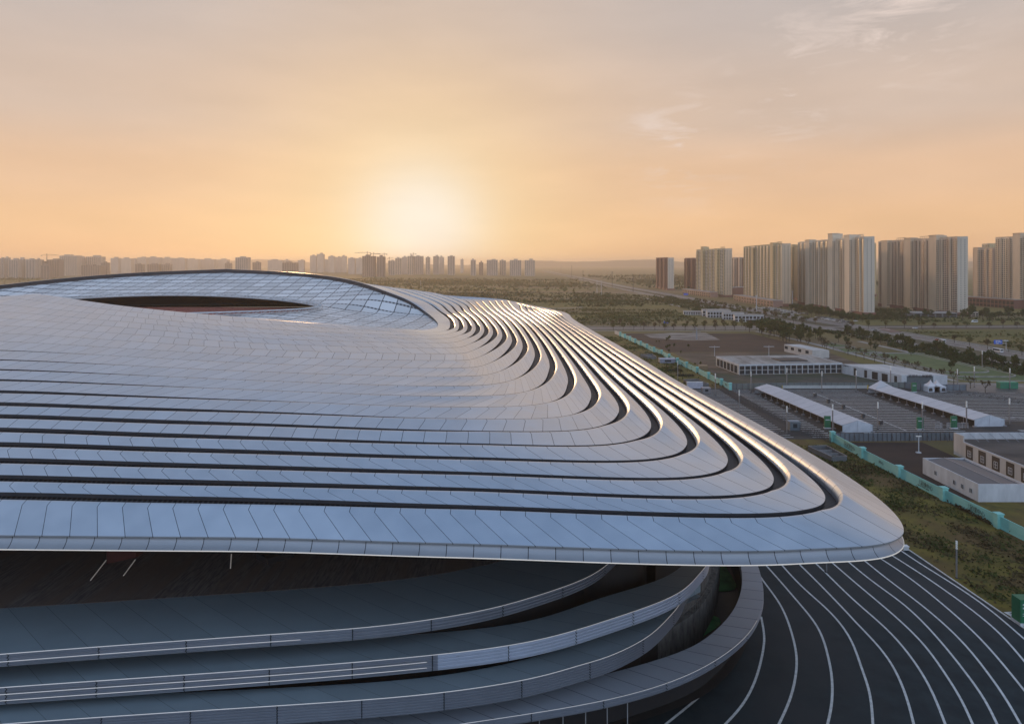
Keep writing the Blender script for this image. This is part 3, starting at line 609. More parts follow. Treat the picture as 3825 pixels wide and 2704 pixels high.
ribbon('field_track', [(130, 1480), (190, 1470), (240, 1440), (260, 1380)], 9, .03, M_WALK, 20)
# terraced lawn with pale kerbs
M_LAWN = noise_mat('mown_lawn', (.060, .090, .028), (.10, .13, .045), .12, .95, detail=8)
def rounded(x0, x1, y0, y1, r): 
    q = []
    for cx_, cy_, a0 in ((x1 - r, y0 + r, -90), (x1 - r, y1 - r, 0), (x0 + r, y1 - r, 90), (x0 + r, y0 + r, 180)):
        for a in np.linspace(a0, a0 + 90, 6): q.append((cx_ + r * math.cos(math.radians(a)), cy_ + r * math.sin(math.radians(a)), 0))
    return q
for i, (x0, x1, y0, y1) in enumerate(((244, 290, 372, 372 + 115), (246, 284, 384, 482), (248, 278, 397, 478))):
    q = rounded(x0, x1, y0, y1, 9); mb = MB(); mb.hexa([(p[0], p[1]) for p in q], 0, .25 + .35 * i); o = mb.build('lawn_terrace', [M_LAWN]); tag(o, kind='structure')
    mb = MB(); mb.path(q + [q[0]], .7, 0, .4 + .35 * i); o = mb.build('lawn_kerb', [M_WALK]); tag(o, kind='structure')
for i, (x0, x1, y0, y1) in enumerate(((236, 262, 490, 512), (240, 258, 520, 545))):
    q = [(x0, y0, 0), (x1, y0, 0), (x1 - 6, y1, 0), (x0 + 4, y1, 0)]; mb = MB(); mb.hexa([(p[0], p[1]) for p in q], 0, .3); o = mb.build('lawn_bed', [M_LAWN]); tag(o, kind='structure')
    mb = MB(); mb.path(q + [q[0]], .7, 0, .5); o = mb.build('bed_kerb', [M_WALK]); tag(o, kind='structure')
sheet('curved_drive', [(205, 345), (300, 330), (320, 352), (300, 362), (262, 366), (215, 372), (205, 366)], .02, M_ROAD)
ribbon('drive_pavement', [(212, 372), (240, 366), (262, 358), (290, 346), (325, 338)], 3, .04, M_WALK, 20)
# low hills on the horizon
mb = MB(); xs = np.linspace(-7500, 7500, 160); hgt = 60 + 30 * np.sin(xs / 900) + 18 * np.sin(xs / 310 + 1) + 10 * RNG.random(160)
mb.grid([[(x, 9800, 0), (x, 10100, h_ * .8), (x, 10600, h_), (x, 11500, 0)] for x, h_ in zip(xs, hgt)], None, 0); o = mb.build('hills', [plain('far_hills', (.05, .055, .04), .95)], None); tag(o, kind='structure')
# ---------------------------------------------------------------- site fences, sheds, tents, lamps
M_TEAL = noise_mat('teal_hoarding', (.17, .45, .40), (.26, .58, .52), .25, .7, stretch=(1, .3, 1), detail=7)
M_TEALD = plain('teal_cap', (.20, .50, .46), .6); M_INK = plain('dark_green_lettering', (.01, .06, .06), .7)
M_WHITE = noise_mat('white_cladding', (.42, .42, .43), (.56, .56, .57), .35, .6, stretch=(1, 1, .3), detail=7)
M_WARMW = noise_mat('warm_white_wall', (.40, .37, .34), (.52, .48, .44), .3, .7, stretch=(1, 1, .3), detail=7)
M_GREYF = noise_mat('blue_grey_hoarding', (.09, .11, .13), (.15, .17, .19), .4, .6, stretch=(1, 1, .3))
M_GRNF = noise_mat('grey_green_hoarding', (.11, .125, .12), (.16, .175, .165), .2, .75, stretch=(1, 1, .4))
M_STEEL = plain('galvanised_steel', (.26, .26, .27), .5, .3); M_DSTEEL = plain('dark_steel', (.05, .05, .055), .6)
M_GLASS = noise_mat('window_glass', (.012, .016, .02), (.05, .06, .07), .5, .12)
M_BLACKW = plain('dark_recess', (.02, .02, .022), .6)
M_LAMPW = plain('pale_lamp_head', (.75, .72, .66), .5)
M_CANVAS = noise_mat('white_tent_canvas', (.50, .47, .47), (.62, .58, .57), .3, .7, detail=6)
M_CANVASP = noise_mat('tent_wall_canvas', (.44, .46, .50), (.56, .58, .62), .5, .7)
def text_mesh(s, size, name, m, parent, loc, rot, thick=.02):
    cu = bpy.data.curves.new(name, 'FONT'); cu.body = s; cu.size = size; cu.extrude = thick; cu.align_x = 'CENTER'; cu.align_y = 'CENTER'; cu.resolution_u = 2
    ob = bpy.data.objects.new(name, cu); COL.objects.link(ob); dg = bpy.context.evaluated_depsgraph_get()
    me = bpy.data.meshes.new_from_object(ob.evaluated_get(dg)); bpy.data.objects.remove(ob); me.materials.clear(); me.materials.append(m)
    o = bpy.data.objects.new(name, me); COL.objects.link(o); o.parent = parent; o.location = loc; o.rotation_euler = rot; return o

# teal hoarding: panel bays between square pillars, running along the lawn
def hoarding(name, pts, label, words=None):
    o0 = pts[0]; e = empty(name, (o0[0], o0[1], 0), label, 'fence')
    for i, p in enumerate(pts):
        mb = MB(); mb.box(p[0] - .75, p[0] + .75, p[1] - .75, p[1] + .75, 0, 3.35); mb.box(p[0] - .9, p[0] + .9, p[1] - .9, p[1] + .9, 3.352, 3.6, 1)
        mb.build('pillar', [M_TEAL, M_TEALD], e, o0)
        if i + 1 < len(pts):
            q = pts[i + 1]; d = np.array((q[0] - p[0], q[1] - p[1]), float); l = np.linalg.norm(d); d /= l; n = np.array((-d[1], d[0]))
            a = np.array(p[:2]) + d * .77; mb = MB()
            mb.obox(a + n * -.08, d, n, l - 1.54, .16, .25, 2.9); mb.obox(a + n * -.14, d, n, l - 1.54, .28, 0, .248, 1); mb.obox(a + n * -.12, d, n, l - 1.54, .24, 2.902, 3.0, 1)
            pn = mb.build('panel', [M_TEAL, M_TEALD], e, o0)
            if words and words[i % len(words)]:
                w, sz, sub = words[i % len(words)]; c = np.array(p[:2]) + d * l * .5 + np.array((-.1, 0)); rz = math.atan2(-d[1], -d[0]) if d[0] * 0 + d[1] < 0 else math.atan2(d[1], d[0])
                rz = -math.pi / 2 - .02
                text_mesh(w, sz, 'lettering', M_INK, pn, (c[0] - o0[0] - .0, c[1] - o0[1], 1.65), (math.pi / 2, 0, rz))
                if sub: text_mesh(sub, .42, 'lettering', M_INK, pn, (c[0] - o0[0], c[1] - o0[1], .78), (math.pi / 2, 0, rz))
    return e
near = [(120.6, 105), (119.6, 126), (118.4, 146.5), (117.4, 166.8), (116.2, 186), (115.3, 205.7), (114.6, 226), (114.6, 247.2)]
near = near[::-1]
WORDS = [('西安国际足球中心', 1.5, "XI'AN INTERNATIONAL FOOTBALL CENTRE"), ('足球中心', 1.1, None), ('西安国际足球中心', 1.5, "XI'AN INTERNATIONAL FOOTBALL CENTRE"), ('西安国际足球中心', 1.5, "XI'AN INTERNATIONAL FOOTBALL CENTRE")]
hoarding('construction_hoarding', near, 'long teal panel fence with square pillars beside the near lawn, lettering on its panels', WORDS)
fx = [(535, 575), (615, 612), (705, 650), (790, 695), (885, 740), (990, 790), (1110, 845), (1240, 900), (1370, 970), (1515, 1045), (1670, 1115), (1850, 1205), (2045, 1305), (2265, 1420)]
far = [G(*c3(*p)) for p in fx] + [G(*c4(200, 852))]
hoarding('construction_hoarding', far, 'farther teal panel fence with close-set pillars between brown field and green strip', [None, ('足球中心', 1.2, None), ('西安', 1.2, None), None])
mb = MB(); a, b_ = G(*c3(440, 535)), far[0]; mb.obox((a[0], a[1]), (np.array(b_[:2]) - a[:2]) / np.linalg.norm(np.array(b_[:2]) - a[:2]), (1, 0), np.linalg.norm(np.array(b_[:2]) - a[:2]) - .9, .2, 0, 3)
o = mb.build('site_gate_wall', [M_WARMW], None, (a[0], a[1], 0)); tag(o, 'pale plaster wall at the far end of the teal fence', 'wall')
def board_fence(name, pts, h, m, label, braces=0, post=2.2, pm=None):
    o0 = pts[0]; e = empty(name, (o0[0], o0[1], 0), label, 'fence')
    mb = MB(); mp_ = MB()
    for p, q in zip(pts[:-1], pts[1:]):
        d = np.array((q[0] - p[0], q[1] - p[1]), float); l = np.linalg.norm(d); d /= l; n = np.array((-d[1], d[0])); mb.obox(p, d, n, l, .08, .1, h)
        k_ = int(l / post)
        for i in range(k_ + 1):
            c = np.array(p[:2]) + d * i * l / max(k_, 1) - n * .1; mp_.box(c[0] - .07, c[0] + .07, c[1] - .07, c[1] + .07, 0, h + .12)
            if braces and i % braces == 0: mp_.tube((c[0], c[1], h * .85), (c[0] - n[0] * 1.5, c[1] - n[1] * 1.5, 0), .07, n=4); mp_.tube((c[0] - .5, c[1] - n[1] * .8, h * .4), (c[0] + .3, c[1], h * .6), .07, n=4)
    mb.build('boards', [m], e, o0); mp_.build('frame', [pm or M_DSTEEL], e, o0)
    return e
board_fence('board_fence', [(115.6, 247), (136, 247.6), (157, 248.2), (205, 250)], 2.9, M_GREYF, 'blue grey board fence with braced posts in front of the car park', braces=4, post=1.6)
board_fence('board_fence', [(110, 347.5), (140, 351), (175, 351), (200, 352)], 3.0, M_GRNF, 'grey green board fence between striped car park and glass-fronted pavilion', post=3)
board_fence('board_fence', [(200, 352), (204, 345), (226, 344)], 3.2, M_GREYF, 'dark grey board fence next to the little white pagoda tents', post=3)
# yellow-edged white barrier
a, b_ = G(*z8(225, 352)), G(*z8(945, 350)); e = empty('crowd_barrier', a, 'low white barrier with yellow ends in front of grey green fence', 'barrier')
mb = MB(); mb.box(a[0], b_[0], a[1] - .1, a[1] + .1, .3, 1.9); mb.build('panel', [stripe_mat('white_slats', (.5, .5, .48), (.16, .17, .17), .5, .25, coord='Object')], e, a)
mb = MB(); mb.box(a[0] - .3, a[0] - .002, a[1] - .12, a[1] + .12, 0, 2); mb.build('end_post', [plain('yellow_paint', (.5, .33, .03), .6)], e, a)
mb = MB(); mb.box(b_[0] + .002, b_[0] + .6, a[1] - .12, a[1] + .12, 0, 2); mb.build('end_post', [bpy.data.materials['yellow_paint']], e, a)
# mesh fence through the car park
def mesh_fence(name, pts, h, label, post=3.):
    o0 = pts[0]; e = empty(name, (o0[0], o0[1], 0), label, 'fence'); mb = MB(); mp_ = MB()
    q = spline([(*p[:2], 0) for p in pts], ds=post) if len(pts) > 2 else np.array([np.array((*pts[0][:2], 0)) * (1 - t) + np.array((*pts[1][:2], 0)) * t for t in np.linspace(0, 1, 30)])
    for i in range(len(q)):
        mp_.tube(q[i], q[i] + up * h, .06, n=4)
        if i + 1 < len(q):
            for zz in (.1, h * .5, h): mp_.tube(q[i] + up * zz, q[i + 1] + up * zz, .045, n=4)
            for t in np.linspace(0, 1, 9)[:-1]:
                c = q[i] * (1 - t) + q[i + 1] * t; c2 = q[i] * (1 - t - .1) + q[i + 1] * (t + .1); mb.tube(c + up * .1, c2 + up * h, .025, n=3)
    mp_.build('frame', [M_DSTEEL], e, o0); mb.build('mesh', [M_DSTEEL], e, o0); return e
mesh_fence('mesh_fence', [(104, 346), (105.5, 315), (107.5, 281), (109, 262), (112.5, 250)], 2.6, 'dark wire mesh fence crossing the striped car park')
mesh_fence('mesh_fence', [G(*z8(500, 740)), G(*z8(600, 800)), G(*z8(640, 820))], 2.0, 'short wire mesh fence meeting the teal pillar at the lawn corner', 2.)
mesh_fence('mesh_fence', [G(*z8(20, 755)), G(*z8(330, 745)), G(*z8(490, 750))], 1.6, 'low wire mesh fence along the lawn side of the car park', 2.)
mesh_fence('mesh_fence', [G(*z8(1560, 380)), G(*z8(1960, 420)), G(*z8(2296, 480))], 1.8, 'thin wire fence winding across looping lane markings', 3.)

# buildings: oblique boxes from their base corners
def frame3(P1, P2, P3):
    P1, P2, P3 = (np.array(p[:2]) for p in (P1, P2, P3)); ux = P1 - P2; lx = np.linalg.norm(ux); ux /= lx; uy = P3 - P2; ly = np.linalg.norm(uy); uy /= ly
    return P2, ux, uy, lx, ly
def wall_panels(e, o0, p, u, nrm, items, m, name, depth=.06):
    for (s0, s1, za, zb) in items:
        mb = MB(); q = np.array(p) + u * s0; mb.obox(q, u, nrm, s1 - s0, depth, za, zb); mb.build(name, [m], e, o0)
# A: two-level white exhibition shed, roof below braced parapets
x0, x1, y0, y1 = 147.6, 186., 178., 231.
e = empty('exhibition_shed', (x0, y0, 0), 'large white shed with dark window bays and braced parapet on a brown roof', 'building'); o0 = (x0, y0, 0)
mb = MB(); mb.box(x0, x1, y0, y1 - 5, 0, 5.1); mb.box(x0, x0 + .35, y1 - 4.998, y1, 0, 7.2); mb.build('wall', [M_WARMW], e, o0)
mb = MB(); mb.poly([(x0 + .3, y0, 5.115), (x1, y0, 5.115), (x1, y1 - 5.01, 5.115), (x0 + .3, y1 - 5.01, 5.115)]); mb.poly([(x0 + .36, y1 - 5, 5.1), (x1, y1 - 5, 5.1), (x1, y1 - .5, 5.1), (x0 + .36, y1 - .5, 5.1)])
mb.build('roof', [noise_mat('brown_flat_roof', (.04, .032, .028), (.11, .085, .07), .12, .9, detail=8, stretch=(.4, 1, 1))], e, o0)
mb = MB(); mb.box(x0 + .352, x1, y1 - .3, y1 - .02, 4.8, 7.2); mb.box(x1 - .3, x1 + .002, y0, y1 - .302, 0, 7.2); mb.box(x0 - .05, x0 + .25, y0, y1 - 5.1, 5.102, 5.4); mb.build('parapet', [M_WHITE], e, o0)
for i in range(9):
    xx = x0 + 5 + i * 3.3; mb = MB(); mb.tube((xx, y1 - .32, 7.0), (xx + .6, y1 - 4.2, 5.15), .09, n=4); mb.build('parapet_brace', [M_STEEL], e, o0)
yy = y1 - 6.2; i = 0
while yy > y0 + 6:
    mb = MB(); mb.box(x0 - .04, x0 + .05, yy - 3.4, yy, .5, 4.7); w = mb.build('window_bay', [M_BLACKW], e, o0)
    mb = MB()
    for za in (1.2, 2.2, 3.1): mb.box(x0 - .09, x0 - .042, yy - 2.6, yy - .9, za, za + .13)
    for ya in (yy - 2.6, yy - 1.8, yy - 1.05): mb.box(x0 - .095, x0 - .043, ya, ya + .14, 1.2, 3.23)
    mb.build('window_frame', [M_WHITE], w, o0); yy -= 6.1
# B: low white store with grey ribbed gable roof inside parapets
x0, x1, y0, y1, h_ = 124.6, 137.2, 184.7, 209.7, 4.75
e = empty('store_building', (x0, y0, 0), 'low white store with dark ribbed roof behind the teal fence', 'building'); o0 = (x0, y0, 0)
mb = MB(); mb.box(x0, x1, y0, y1, 0, h_ - .7)
for b4 in ((x0, x0 + .3, y0 + .3, y1 - .3), (x1 - .3, x1, y0 + .3, y1 - .3), (x0, x1, y0, y0 + .298), (x0, x1, y1 - .298, y1)): mb.box(*b4, h_ - .698, h_)
mb.build('wall', [M_WHITE], e, o0)
xm = (x0 + x1) / 2; mb = MB(); mb.grid([[(x0 + .3, y, h_ - .5), (xm, y, h_ + .1), (x1 - .3, y, h_ - .5)] for y in np.linspace(y0 + .3, y1 - .3, 3)], None, 0)
rf = mb.build('roof', [stripe_mat('ribbed_roof', (.075, .085, .10), (.03, .035, .045), .9, .22, axis=1, coord='Object', rough=.45)], e, o0)
mb = MB(); mb.box(xm - .15, xm + .15, y0 + .3, y1 - .3, h_ + .08, h_ + .2); mb.build('ridge', [M_STEEL], rf, o0)
for yv in (203.8, 195.2, 191.8, 188.2):
    mb = MB(); mb.box(x0 - .04, x0 + .04, yv - 1.0, yv, 1.5, 2.6); w = mb.build('window', [M_GLASS], e, o0); mb = MB()
    mb.box(x0 - .08, x0 - .042, yv - .56, yv - .44, 1.5, 2.6); mb.box(x0 - .08, x0 - .043, yv - 1.1, yv - 1.0, 1.4, 2.7); mb.box(x0 - .08, x0 - .043, yv, yv + .1, 1.4, 2.7); mb.build('frame', [M_WHITE], w, o0)
# C: glass-fronted pavilion
P1, P2, P3 = G(*c5(383, 768)), G(*c4(292, 705)), G(*c4(145, 640)); p, ux, uy, lx, ly = frame3(P1, P2, P3); o0 = (p[0], p[1], 0); uy = np.array((-ux[1], ux[0])); ly = 34
e = empty('pavilion', o0, 'long white pavilion with two storeys of dark glazing and pale flat roof', 'building'); h_ = 5.9
mb = MB(); mb.obox(p + uy * .6, ux, uy, lx, ly, 0, h_ - .9); mb.build('wall', [M_WARMW], e, o0)
mb = MB(); mb.obox(p, ux, uy, lx, ly + .8, h_ - .898, h_); mb.build('roof', [M_WHITE, ], e, o0)
mb = MB(); a = p + ux * .4 + uy * .5; q = [a, a + ux * (lx - .8), a + ux * (lx - .8) + uy * (ly - .4), a + uy * (ly - .4)]; mb.poly([(*t, h_ + .012) for t in q]); mb.build('roof_covering', [noise_mat('weathered_pale_roof', (.16, .14, .12), (.36, .33, .30), .12, .9, detail=9, stretch=(1.6, .5, 1))], e, o0)
mb = MB(); a = p + ux * lx * .47 + uy * 9; mb.obox(a, ux, uy, lx * .27, 12, h_ + .02, h_ + .5); mb.build('roof_skylight', [M_BLACKW], e, o0)
nb = 18
for i in range(nb):
    for za, zb in ((.3, 2.4), (2.75, 4.85)):
        mb = MB(); mb.obox(p + ux * (i * lx / nb + .3) + uy * .52, ux, uy, lx / nb - .6, .1, za, zb); mb.build('window', [M_GLASS], e, o0)
for i in range(nb + 1): mb = MB(); mb.obox(p + ux * (i * lx / nb - .15) + uy * .1, ux, uy, .3, .3, 0, h_ - .9); mb.build('column', [M_WHITE], e, o0)
for i in range(6):
    mb = MB(); mb.obox(p + uy * (3 + i * 5.2) + ux * -.06, ux, uy, .1, 4, .4, 4.6); mb.build('window', [M_GLASS], e, o0)
# D: white wing with tall dark windows and sign panel
P1, P2, P3 = G(*c5(383, 770)), G(*c5(960, 887)), G(*c5(1195, 885)); p, ux, uy, lx, ly = frame3(P1, P2, P3); o0 = (p[0], p[1], 0)
e = empty('exhibition_hall', o0, 'white single-storey hall with tall dark windows and lettered grey entrance', 'building'); h_ = 5.4
uy = np.array((1., -.02)); uy /= np.linalg.norm(uy); ly = 23.5
mb = MB(); mb.obox(p, ux, uy, lx, ly, 0, h_); mb.build('wall', [M_WHITE], e, o0)
mb = MB(); q = [p + ux * .3 + uy * .3, p + uy * (ly - .3) + ux * .3, p + ux * (lx - .3) + uy * (ly - .3), p + ux * (lx - .3) + uy * .3]; mb.poly([(*t, h_ + .012) for t in q]); mb.build('roof', [noise_mat('pale_hall_roof', (.36, .35, .34), (.5, .48, .47), .2, .7, stretch=(1, .3, 1))], e, o0)
nu = np.array((-uy[0], -uy[1]))
tot = 577.
for px0, px1, py0 in ((895, 920, .3), (780, 835, .3), (686, 742, .3), (610, 638, .2), (503, 530, .1)):
    s0 = lx * (960 - px1) / tot * 1.0; s1 = lx * (960 - px0) / tot
    mb = MB(); mb.obox(p + ux * s0 + nu * .04, ux, uy, s1 - s0, .1, .3, 4.4); mb.build('window', [M_BLACKW], e, o0)
mb = MB(); a = p + uy * (ly * .11) ; nd = -ux; mb.obox(a + nd * .05, uy, ux, ly * .58, .1, .2, 5.0); pn = mb.build('entrance_panel', [plain('grey_entrance', (.085, .105, .115), .6)], e, o0)
text_mesh('足球中心体验馆', 1.75, 'sign_lettering', plain('dark_letters', (.01, .012, .02), .5), pn, (a[0] + uy[0] * ly * .29 + nd[0] * .12 - o0[0], a[1] + uy[1] * ly * .29 + nd[1] * .12 - o0[1], 4.75), (math.pi / 2, 0, math.atan2(uy[1], uy[0])), .08)
text_mesh('足球中心', 1.0, 'sign_lettering', bpy.data.materials['dark_letters'], e, (ux[0] * lx * .93 + nu[0] * .1, ux[1] * lx * .93 + nu[1] * .1, 4.7), (math.pi / 2, 0, math.atan2(-ux[1], -ux[0])), .05)
# E: raised white box
P1, P2, P3 = G(*c4(730, 478)), G(*c4(1003, 541)), G(*c4(1165, 540)); p, ux, uy, lx, ly = frame3(P1, P2, P3); o0 = (p[0], p[1], 0); uy = np.array((1., .0))
e = empty('office_box', o0, 'plain white upper-storey box with four small dark windows', 'building')
mb = MB(); mb.obox(p, ux, uy, lx, ly, 0, 5.2); mb.build('wall', [M_WARMW], e, o0); mb = MB(); q = [p + ux * .3 + uy * .3, p + uy * (ly - .3) + ux * .3, p + ux * (lx - .3) + uy * (ly - .3), p + ux * (lx - .3) + uy * .3]; mb.poly([(*t, 5.212) for t in q]); mb.build('roof', [bpy.data.materials['pale_hall_roof']], e, o0)
for t in (.12, .38, .64, .87):
    mb = MB(); mb.obox(p + ux * (lx * t) + np.array((-.05, 0)), ux, uy, lx * .11, .1, 2.2, 4.2); mb.build('window', [M_GLASS], e, o0)
# small dumpster, cabin, kiosks
for (x, y, w, d_, h_, col, name, label, cat) in (
    (3770, 1453, 9, 3, 3.2, (.02, .16, .09), 'dumpster', 'dark green steel container at the end of the car park', 'container'),
    (2970.5, 1610, 4, 3, 3.4, (.10, .13, .15), 'guard_cabin', 'small grey guard cabin beside the lawn fence', 'cabin'),
    (2495, 1357, 10, 5, 2.6, (.22, .24, .30), 'portable_cabin', 'small blue-roofed cabin in bushes behind the teal fence', 'cabin'),
    (2629, 1382, 5, 3, 2.4, (.20, .13, .07), 'timber_stack', 'brown timber stack beside the bend of the teal fence', 'stack'),
    (2596, 1452, 8, 1.2, 3.2, (.45, .44, .50), 'notice_board', 'pale notice board standing on grass by the stadium eave', 'board'),
    (2640, 1470, 4, 3, 2.6, (.20, .19, .20), 'generator', 'small grey generator on the edge of the car park', 'generator'),
    (3385, 1978 + 80, 1.2, 1, .9, (.5, .5, .5), 'junction_box', 'little white junction box at the plaza edge under the eave', 'box')):
    g_ = G(x, y); e = empty(name, g_, label, cat); m = plain(name + '_paint', col, .6)
    mb = MB(); mb.box(g_[0] - w / 2, g_[0] + w / 2, g_[1], g_[1] + d_, .15, h_); mb.build('body', [m], e, g_)
    mb = MB(); mb.box(g_[0] - w / 2 - .1, g_[0] + w / 2 + .1, g_[1] - .1, g_[1] + d_ + .1, h_ + .002, h_ + .15); mb.build('lid', [plain(name + '_top', tuple(min(.6, c * 1.5) for c in col), .5)], e, g_)
    mb = MB(); mb.box(g_[0] - w / 2 + .1, g_[0] + w / 2 - .1, g_[1] + .1, g_[1] + d_ - .1, 0, .148); mb.build('base', [M_DSTEEL], e, g_)
    if cat in ('cabin', 'generator'): mb = MB(); mb.box(g_[0] - w * .2, g_[0] + w * .2, g_[1] - .04, g_[1], h_ * .35, h_ * .8); mb.build('window', [M_GLASS], e, g_)
# long marquees
def marquee(p0, p1, w, eave, ridge, label, peak=False, bays=13):
    p0, p1 = np.array(p0, float), np.array(p1, float); u = p1 - p0; l = np.linalg.norm(u); u /= l; n = np.array((u[1], -u[0])); n = n if n[0] > 0 else -n
    o0 = (p0[0], p0[1], 0); e = empty('marquee', o0, label, 'marquee')
    mb = MB(); q = []
    for t in np.linspace(0, l, bays + 1):
        c = p0 + u * t; rz = ridge + (1.6 if peak and t > l - .1 else 0)
        q.append([(*(c - n * .2), eave - .25), (*(c - n * .2), eave), (*(c + n * w / 2), rz), (*(c + n * (w + .2)), eave), (*(c + n * (w + .2)), eave - .25)])
    mb.grid(q, [[(t * 6, 0)] * 5 for t in range(bays + 1)], 0); r = mb.build('canopy', [panel_mat('tent_roof', (.50, .47, .47), rough=.7, metal=0, pw=6., seam=.16, tone=.05, jitter=.01, seamcol=(.2, .19, .19))], e, o0)
    for t in (0, l):
        c = p0 + u * t; mb = MB(); mb.poly([(*c, 0), (*(c + n * w), 0), (*(c + n * w), eave), (*(c + n * w / 2), ridge), (*c, eave)]); 
        for k_ in (0, .5, 1): s_ = c + n * w * k_ - u * (.06 if t == 0 else -.06); mb.tube((*s_, 0), (*s_, eave if k_ != .5 else ridge), .09, n=4)
        if t == 0 or peak is False or True: mb.build('end_wall', [M_CANVASP], e, o0)
    for t in np.linspace(0, l, bays + 1):
        for k_ in (0, w):
            c = p0 + u * t + n * k_; mb = MB(); mb.box(c[0] - .09, c[0] + .09, c[1] - .09, c[1] + .09, 0, eave - .26); mb.box(c[0] - .6, c[0] + .6, c[1] - .5, c[1] + .5, 0.03, .4)
            mb.build('leg', [M_STEEL], e, o0)
    return e
marquee((124.2, 259.8), (118.8, 338), 11.8, 2.75, 4.5, 'nearer long white marquee on legs across the striped car park')
marquee((180, 269), (174.7, 338.8), 12.4, 2.75, 4.5, 'second long white marquee with a pointed far peak in the car park', peak=True, bays=12)
for i, (px, lab) in enumerate(((1525, 'left pagoda tent of a pair with arched white walls'), (1580, 'right pagoda tent of a pair with arched white walls'))):
    g_ = G(*z8(px, 378)); e = empty('pagoda_tent', g_, lab, 'tent', 'small pagoda tents'); r = 2.9
    mb = MB(); prof = [(3.1, 2.6), (2.2, 3.0), (1.1, 3.7), (.4, 4.7), (.05, 5.6)]
    mb.grid([[(g_[0] + a * w, g_[1] + 3 + b_ * w, zz) for (w, zz) in prof] for a, b_ in ((-1, -1), (1, -1), (1, 1), (-1, 1), (-1, -1))], None, 0); mb.build('canopy', [M_CANVAS], e, g_)
    mb = MB(); mb.box(g_[0] - r, g_[0] + r, g_[1] + .1, g_[1] + 5.9, 0, 2.6); w = mb.build('wall', [M_CANVASP], e, g_)
    for t in (-1.6, 1.6):
        mb = MB(); q = [(g_[0] + t + .95 * math.cos(a), g_[1] + .06, 1.3 + .75 * math.sin(a)) for a in np.linspace(0, math.pi, 9)]; mb.poly([(g_[0] + t + .95, g_[1] + .06, .4)] + q + [(g_[0] + t - .95, g_[1] + .06, .4)]); mb.build('arched_window', [M_BLACKW], w, g_)
# ventilation pits with low glass walls in the lawn
def pit(corners, h, label):
    q = [np.array(G(*c)[:2]) for c in corners]; o0 = (*q[0], 0); e = empty('ventilation_pit', o0, label, 'pit', 'ventilation pits in the lawn'); k_ = len(q)
    for i in range(k_):
        a, b_ = q[i], q[(i + 1) % k_]; d = b_ - a; l = np.linalg.norm(d); d /= l; n = np.array((-d[1], d[0])); mb = MB(); mb.obox(a, d, n, l, .12, 0, h); 
        mb.obox(a - n * .04, d, n, l, .2, h + .002, h + .1, 1); mb.build('parapet', [plain('pit_wall', (.13, .135, .14), .4) if 'pit_wall' not in bpy.data.materials else bpy.data.materials['pit_wall'], M_STEEL], e, o0)
    mb = MB(); mb.poly([(*t, .03) for t in q]); mb.build('floor', [M_VOID], e, o0)
    for t in (.3, .62):
        a = q[0] * (1 - t) + q[-1] * t; b_ = q[1] * (1 - t) + q[2] * t; mb = MB(); d = b_ - a; l = np.linalg.norm(d); mb.obox(a, d / l, np.array((-d[1], d[0])) / l, l, .15, .03, h * .8); mb.build('beam', [M_STEEL], e, o0)
pit([z8(445, 880), z8(600, 875), z8(775, 968), z8(650, 975)], 1.6, 'biggest rectangular ventilation pit, nearest, beside the roof corner on the lawn')
pit([c7(400, 75), c7(530, 70), c7(645, 115), c7(490, 115)], 1.6, 'middle rectangular ventilation pit with low steel walls on green strip')
pit([c3(880, 935), c3(1080, 925), c3(1150, 968), c3(1010, 972)], 1.8, 'farthest rectangular ventilation pit on the green strip by the teal fence')
for cx_, cy_, lab in ((1470, 1175, 'long dark hedge mound behind the middle pit'), (1660, 1260, 'short dark hedge mound next to the middle pit')):
    g_ = G(*c3(cx_, cy_)); mb = MB(); 
    for i in range(900):
        t = RNG.random(3); p_ = np.array((g_[0] + (t[0] - .5) * 9, g_[1] + (t[1] - .5) * 4, .1 + t[2] * .9)); r_ = RNG.normal(size=(2, 3)) * .14; mb.poly([p_ - r_[0], p_ + r_[1], p_ + r_[0], p_ - r_[1]])
    o = mb.build('hedge', [noise_mat('dark_hedge', (.012, .016, .006), (.03, .032, .012), .6, .9)], None, g_); tag(o, lab, 'hedge')
# green banner box at the plaza edge, green banners on lamp posts
g_ = G(3812, 2338); e = empty('advertising_box', g_, 'tall green advertising box on the plaza edge', 'sign'); mb = MB(); mb.box(g_[0], g_[0] + 5, g_[1], g_[1] + 2.2, .5, 4.6); bx = mb.build('panel', [plain('green_print', (.015, .13, .06), .5)], e, g_)
mb = MB(); mb.box(g_[0] - .1, g_[0] + 5.1, g_[1] - .1, g_[1] + 2.3, 0, .498); mb.build('base', [M_WHITE], e, g_)
for zz, w in ((3.6, 2.6), (3.0, 3.6), (2.1, 4.2), (1.75, 2.4)):
    mb = MB(); mb.box(g_[0] + .4, g_[0] + .4 + w, g_[1] - .03, g_[1], zz, zz + (.3 if zz > 2.5 else .12)); mb.build('print_line', [M_WHITE], bx, g_)
def banner(px, py, label):
    g_ = G(*z8(px, py)); e = empty('banner_stand', g_, label, 'banner', 'green banners in the car park'); mb = MB(); mb.box(g_[0] - 1.2, g_[0] + 1.2, g_[1], g_[1] + .6, .4, 4.8); pn = mb.build('panel', [bpy.data.materials['green_print']], e, g_)
    mb = MB(); mb.box(g_[0] - 1.3, g_[0] + 1.3, g_[1] - .3, g_[1] + .9, 0, .398); mb.build('base', [M_WHITE], e, g_)
    mb = MB(); mb.box(g_[0] - .8, g_[0] + .8, g_[1] - .03, g_[1], 3.2, 3.5); mb.build('print_line', [M_WHITE], pn, g_)
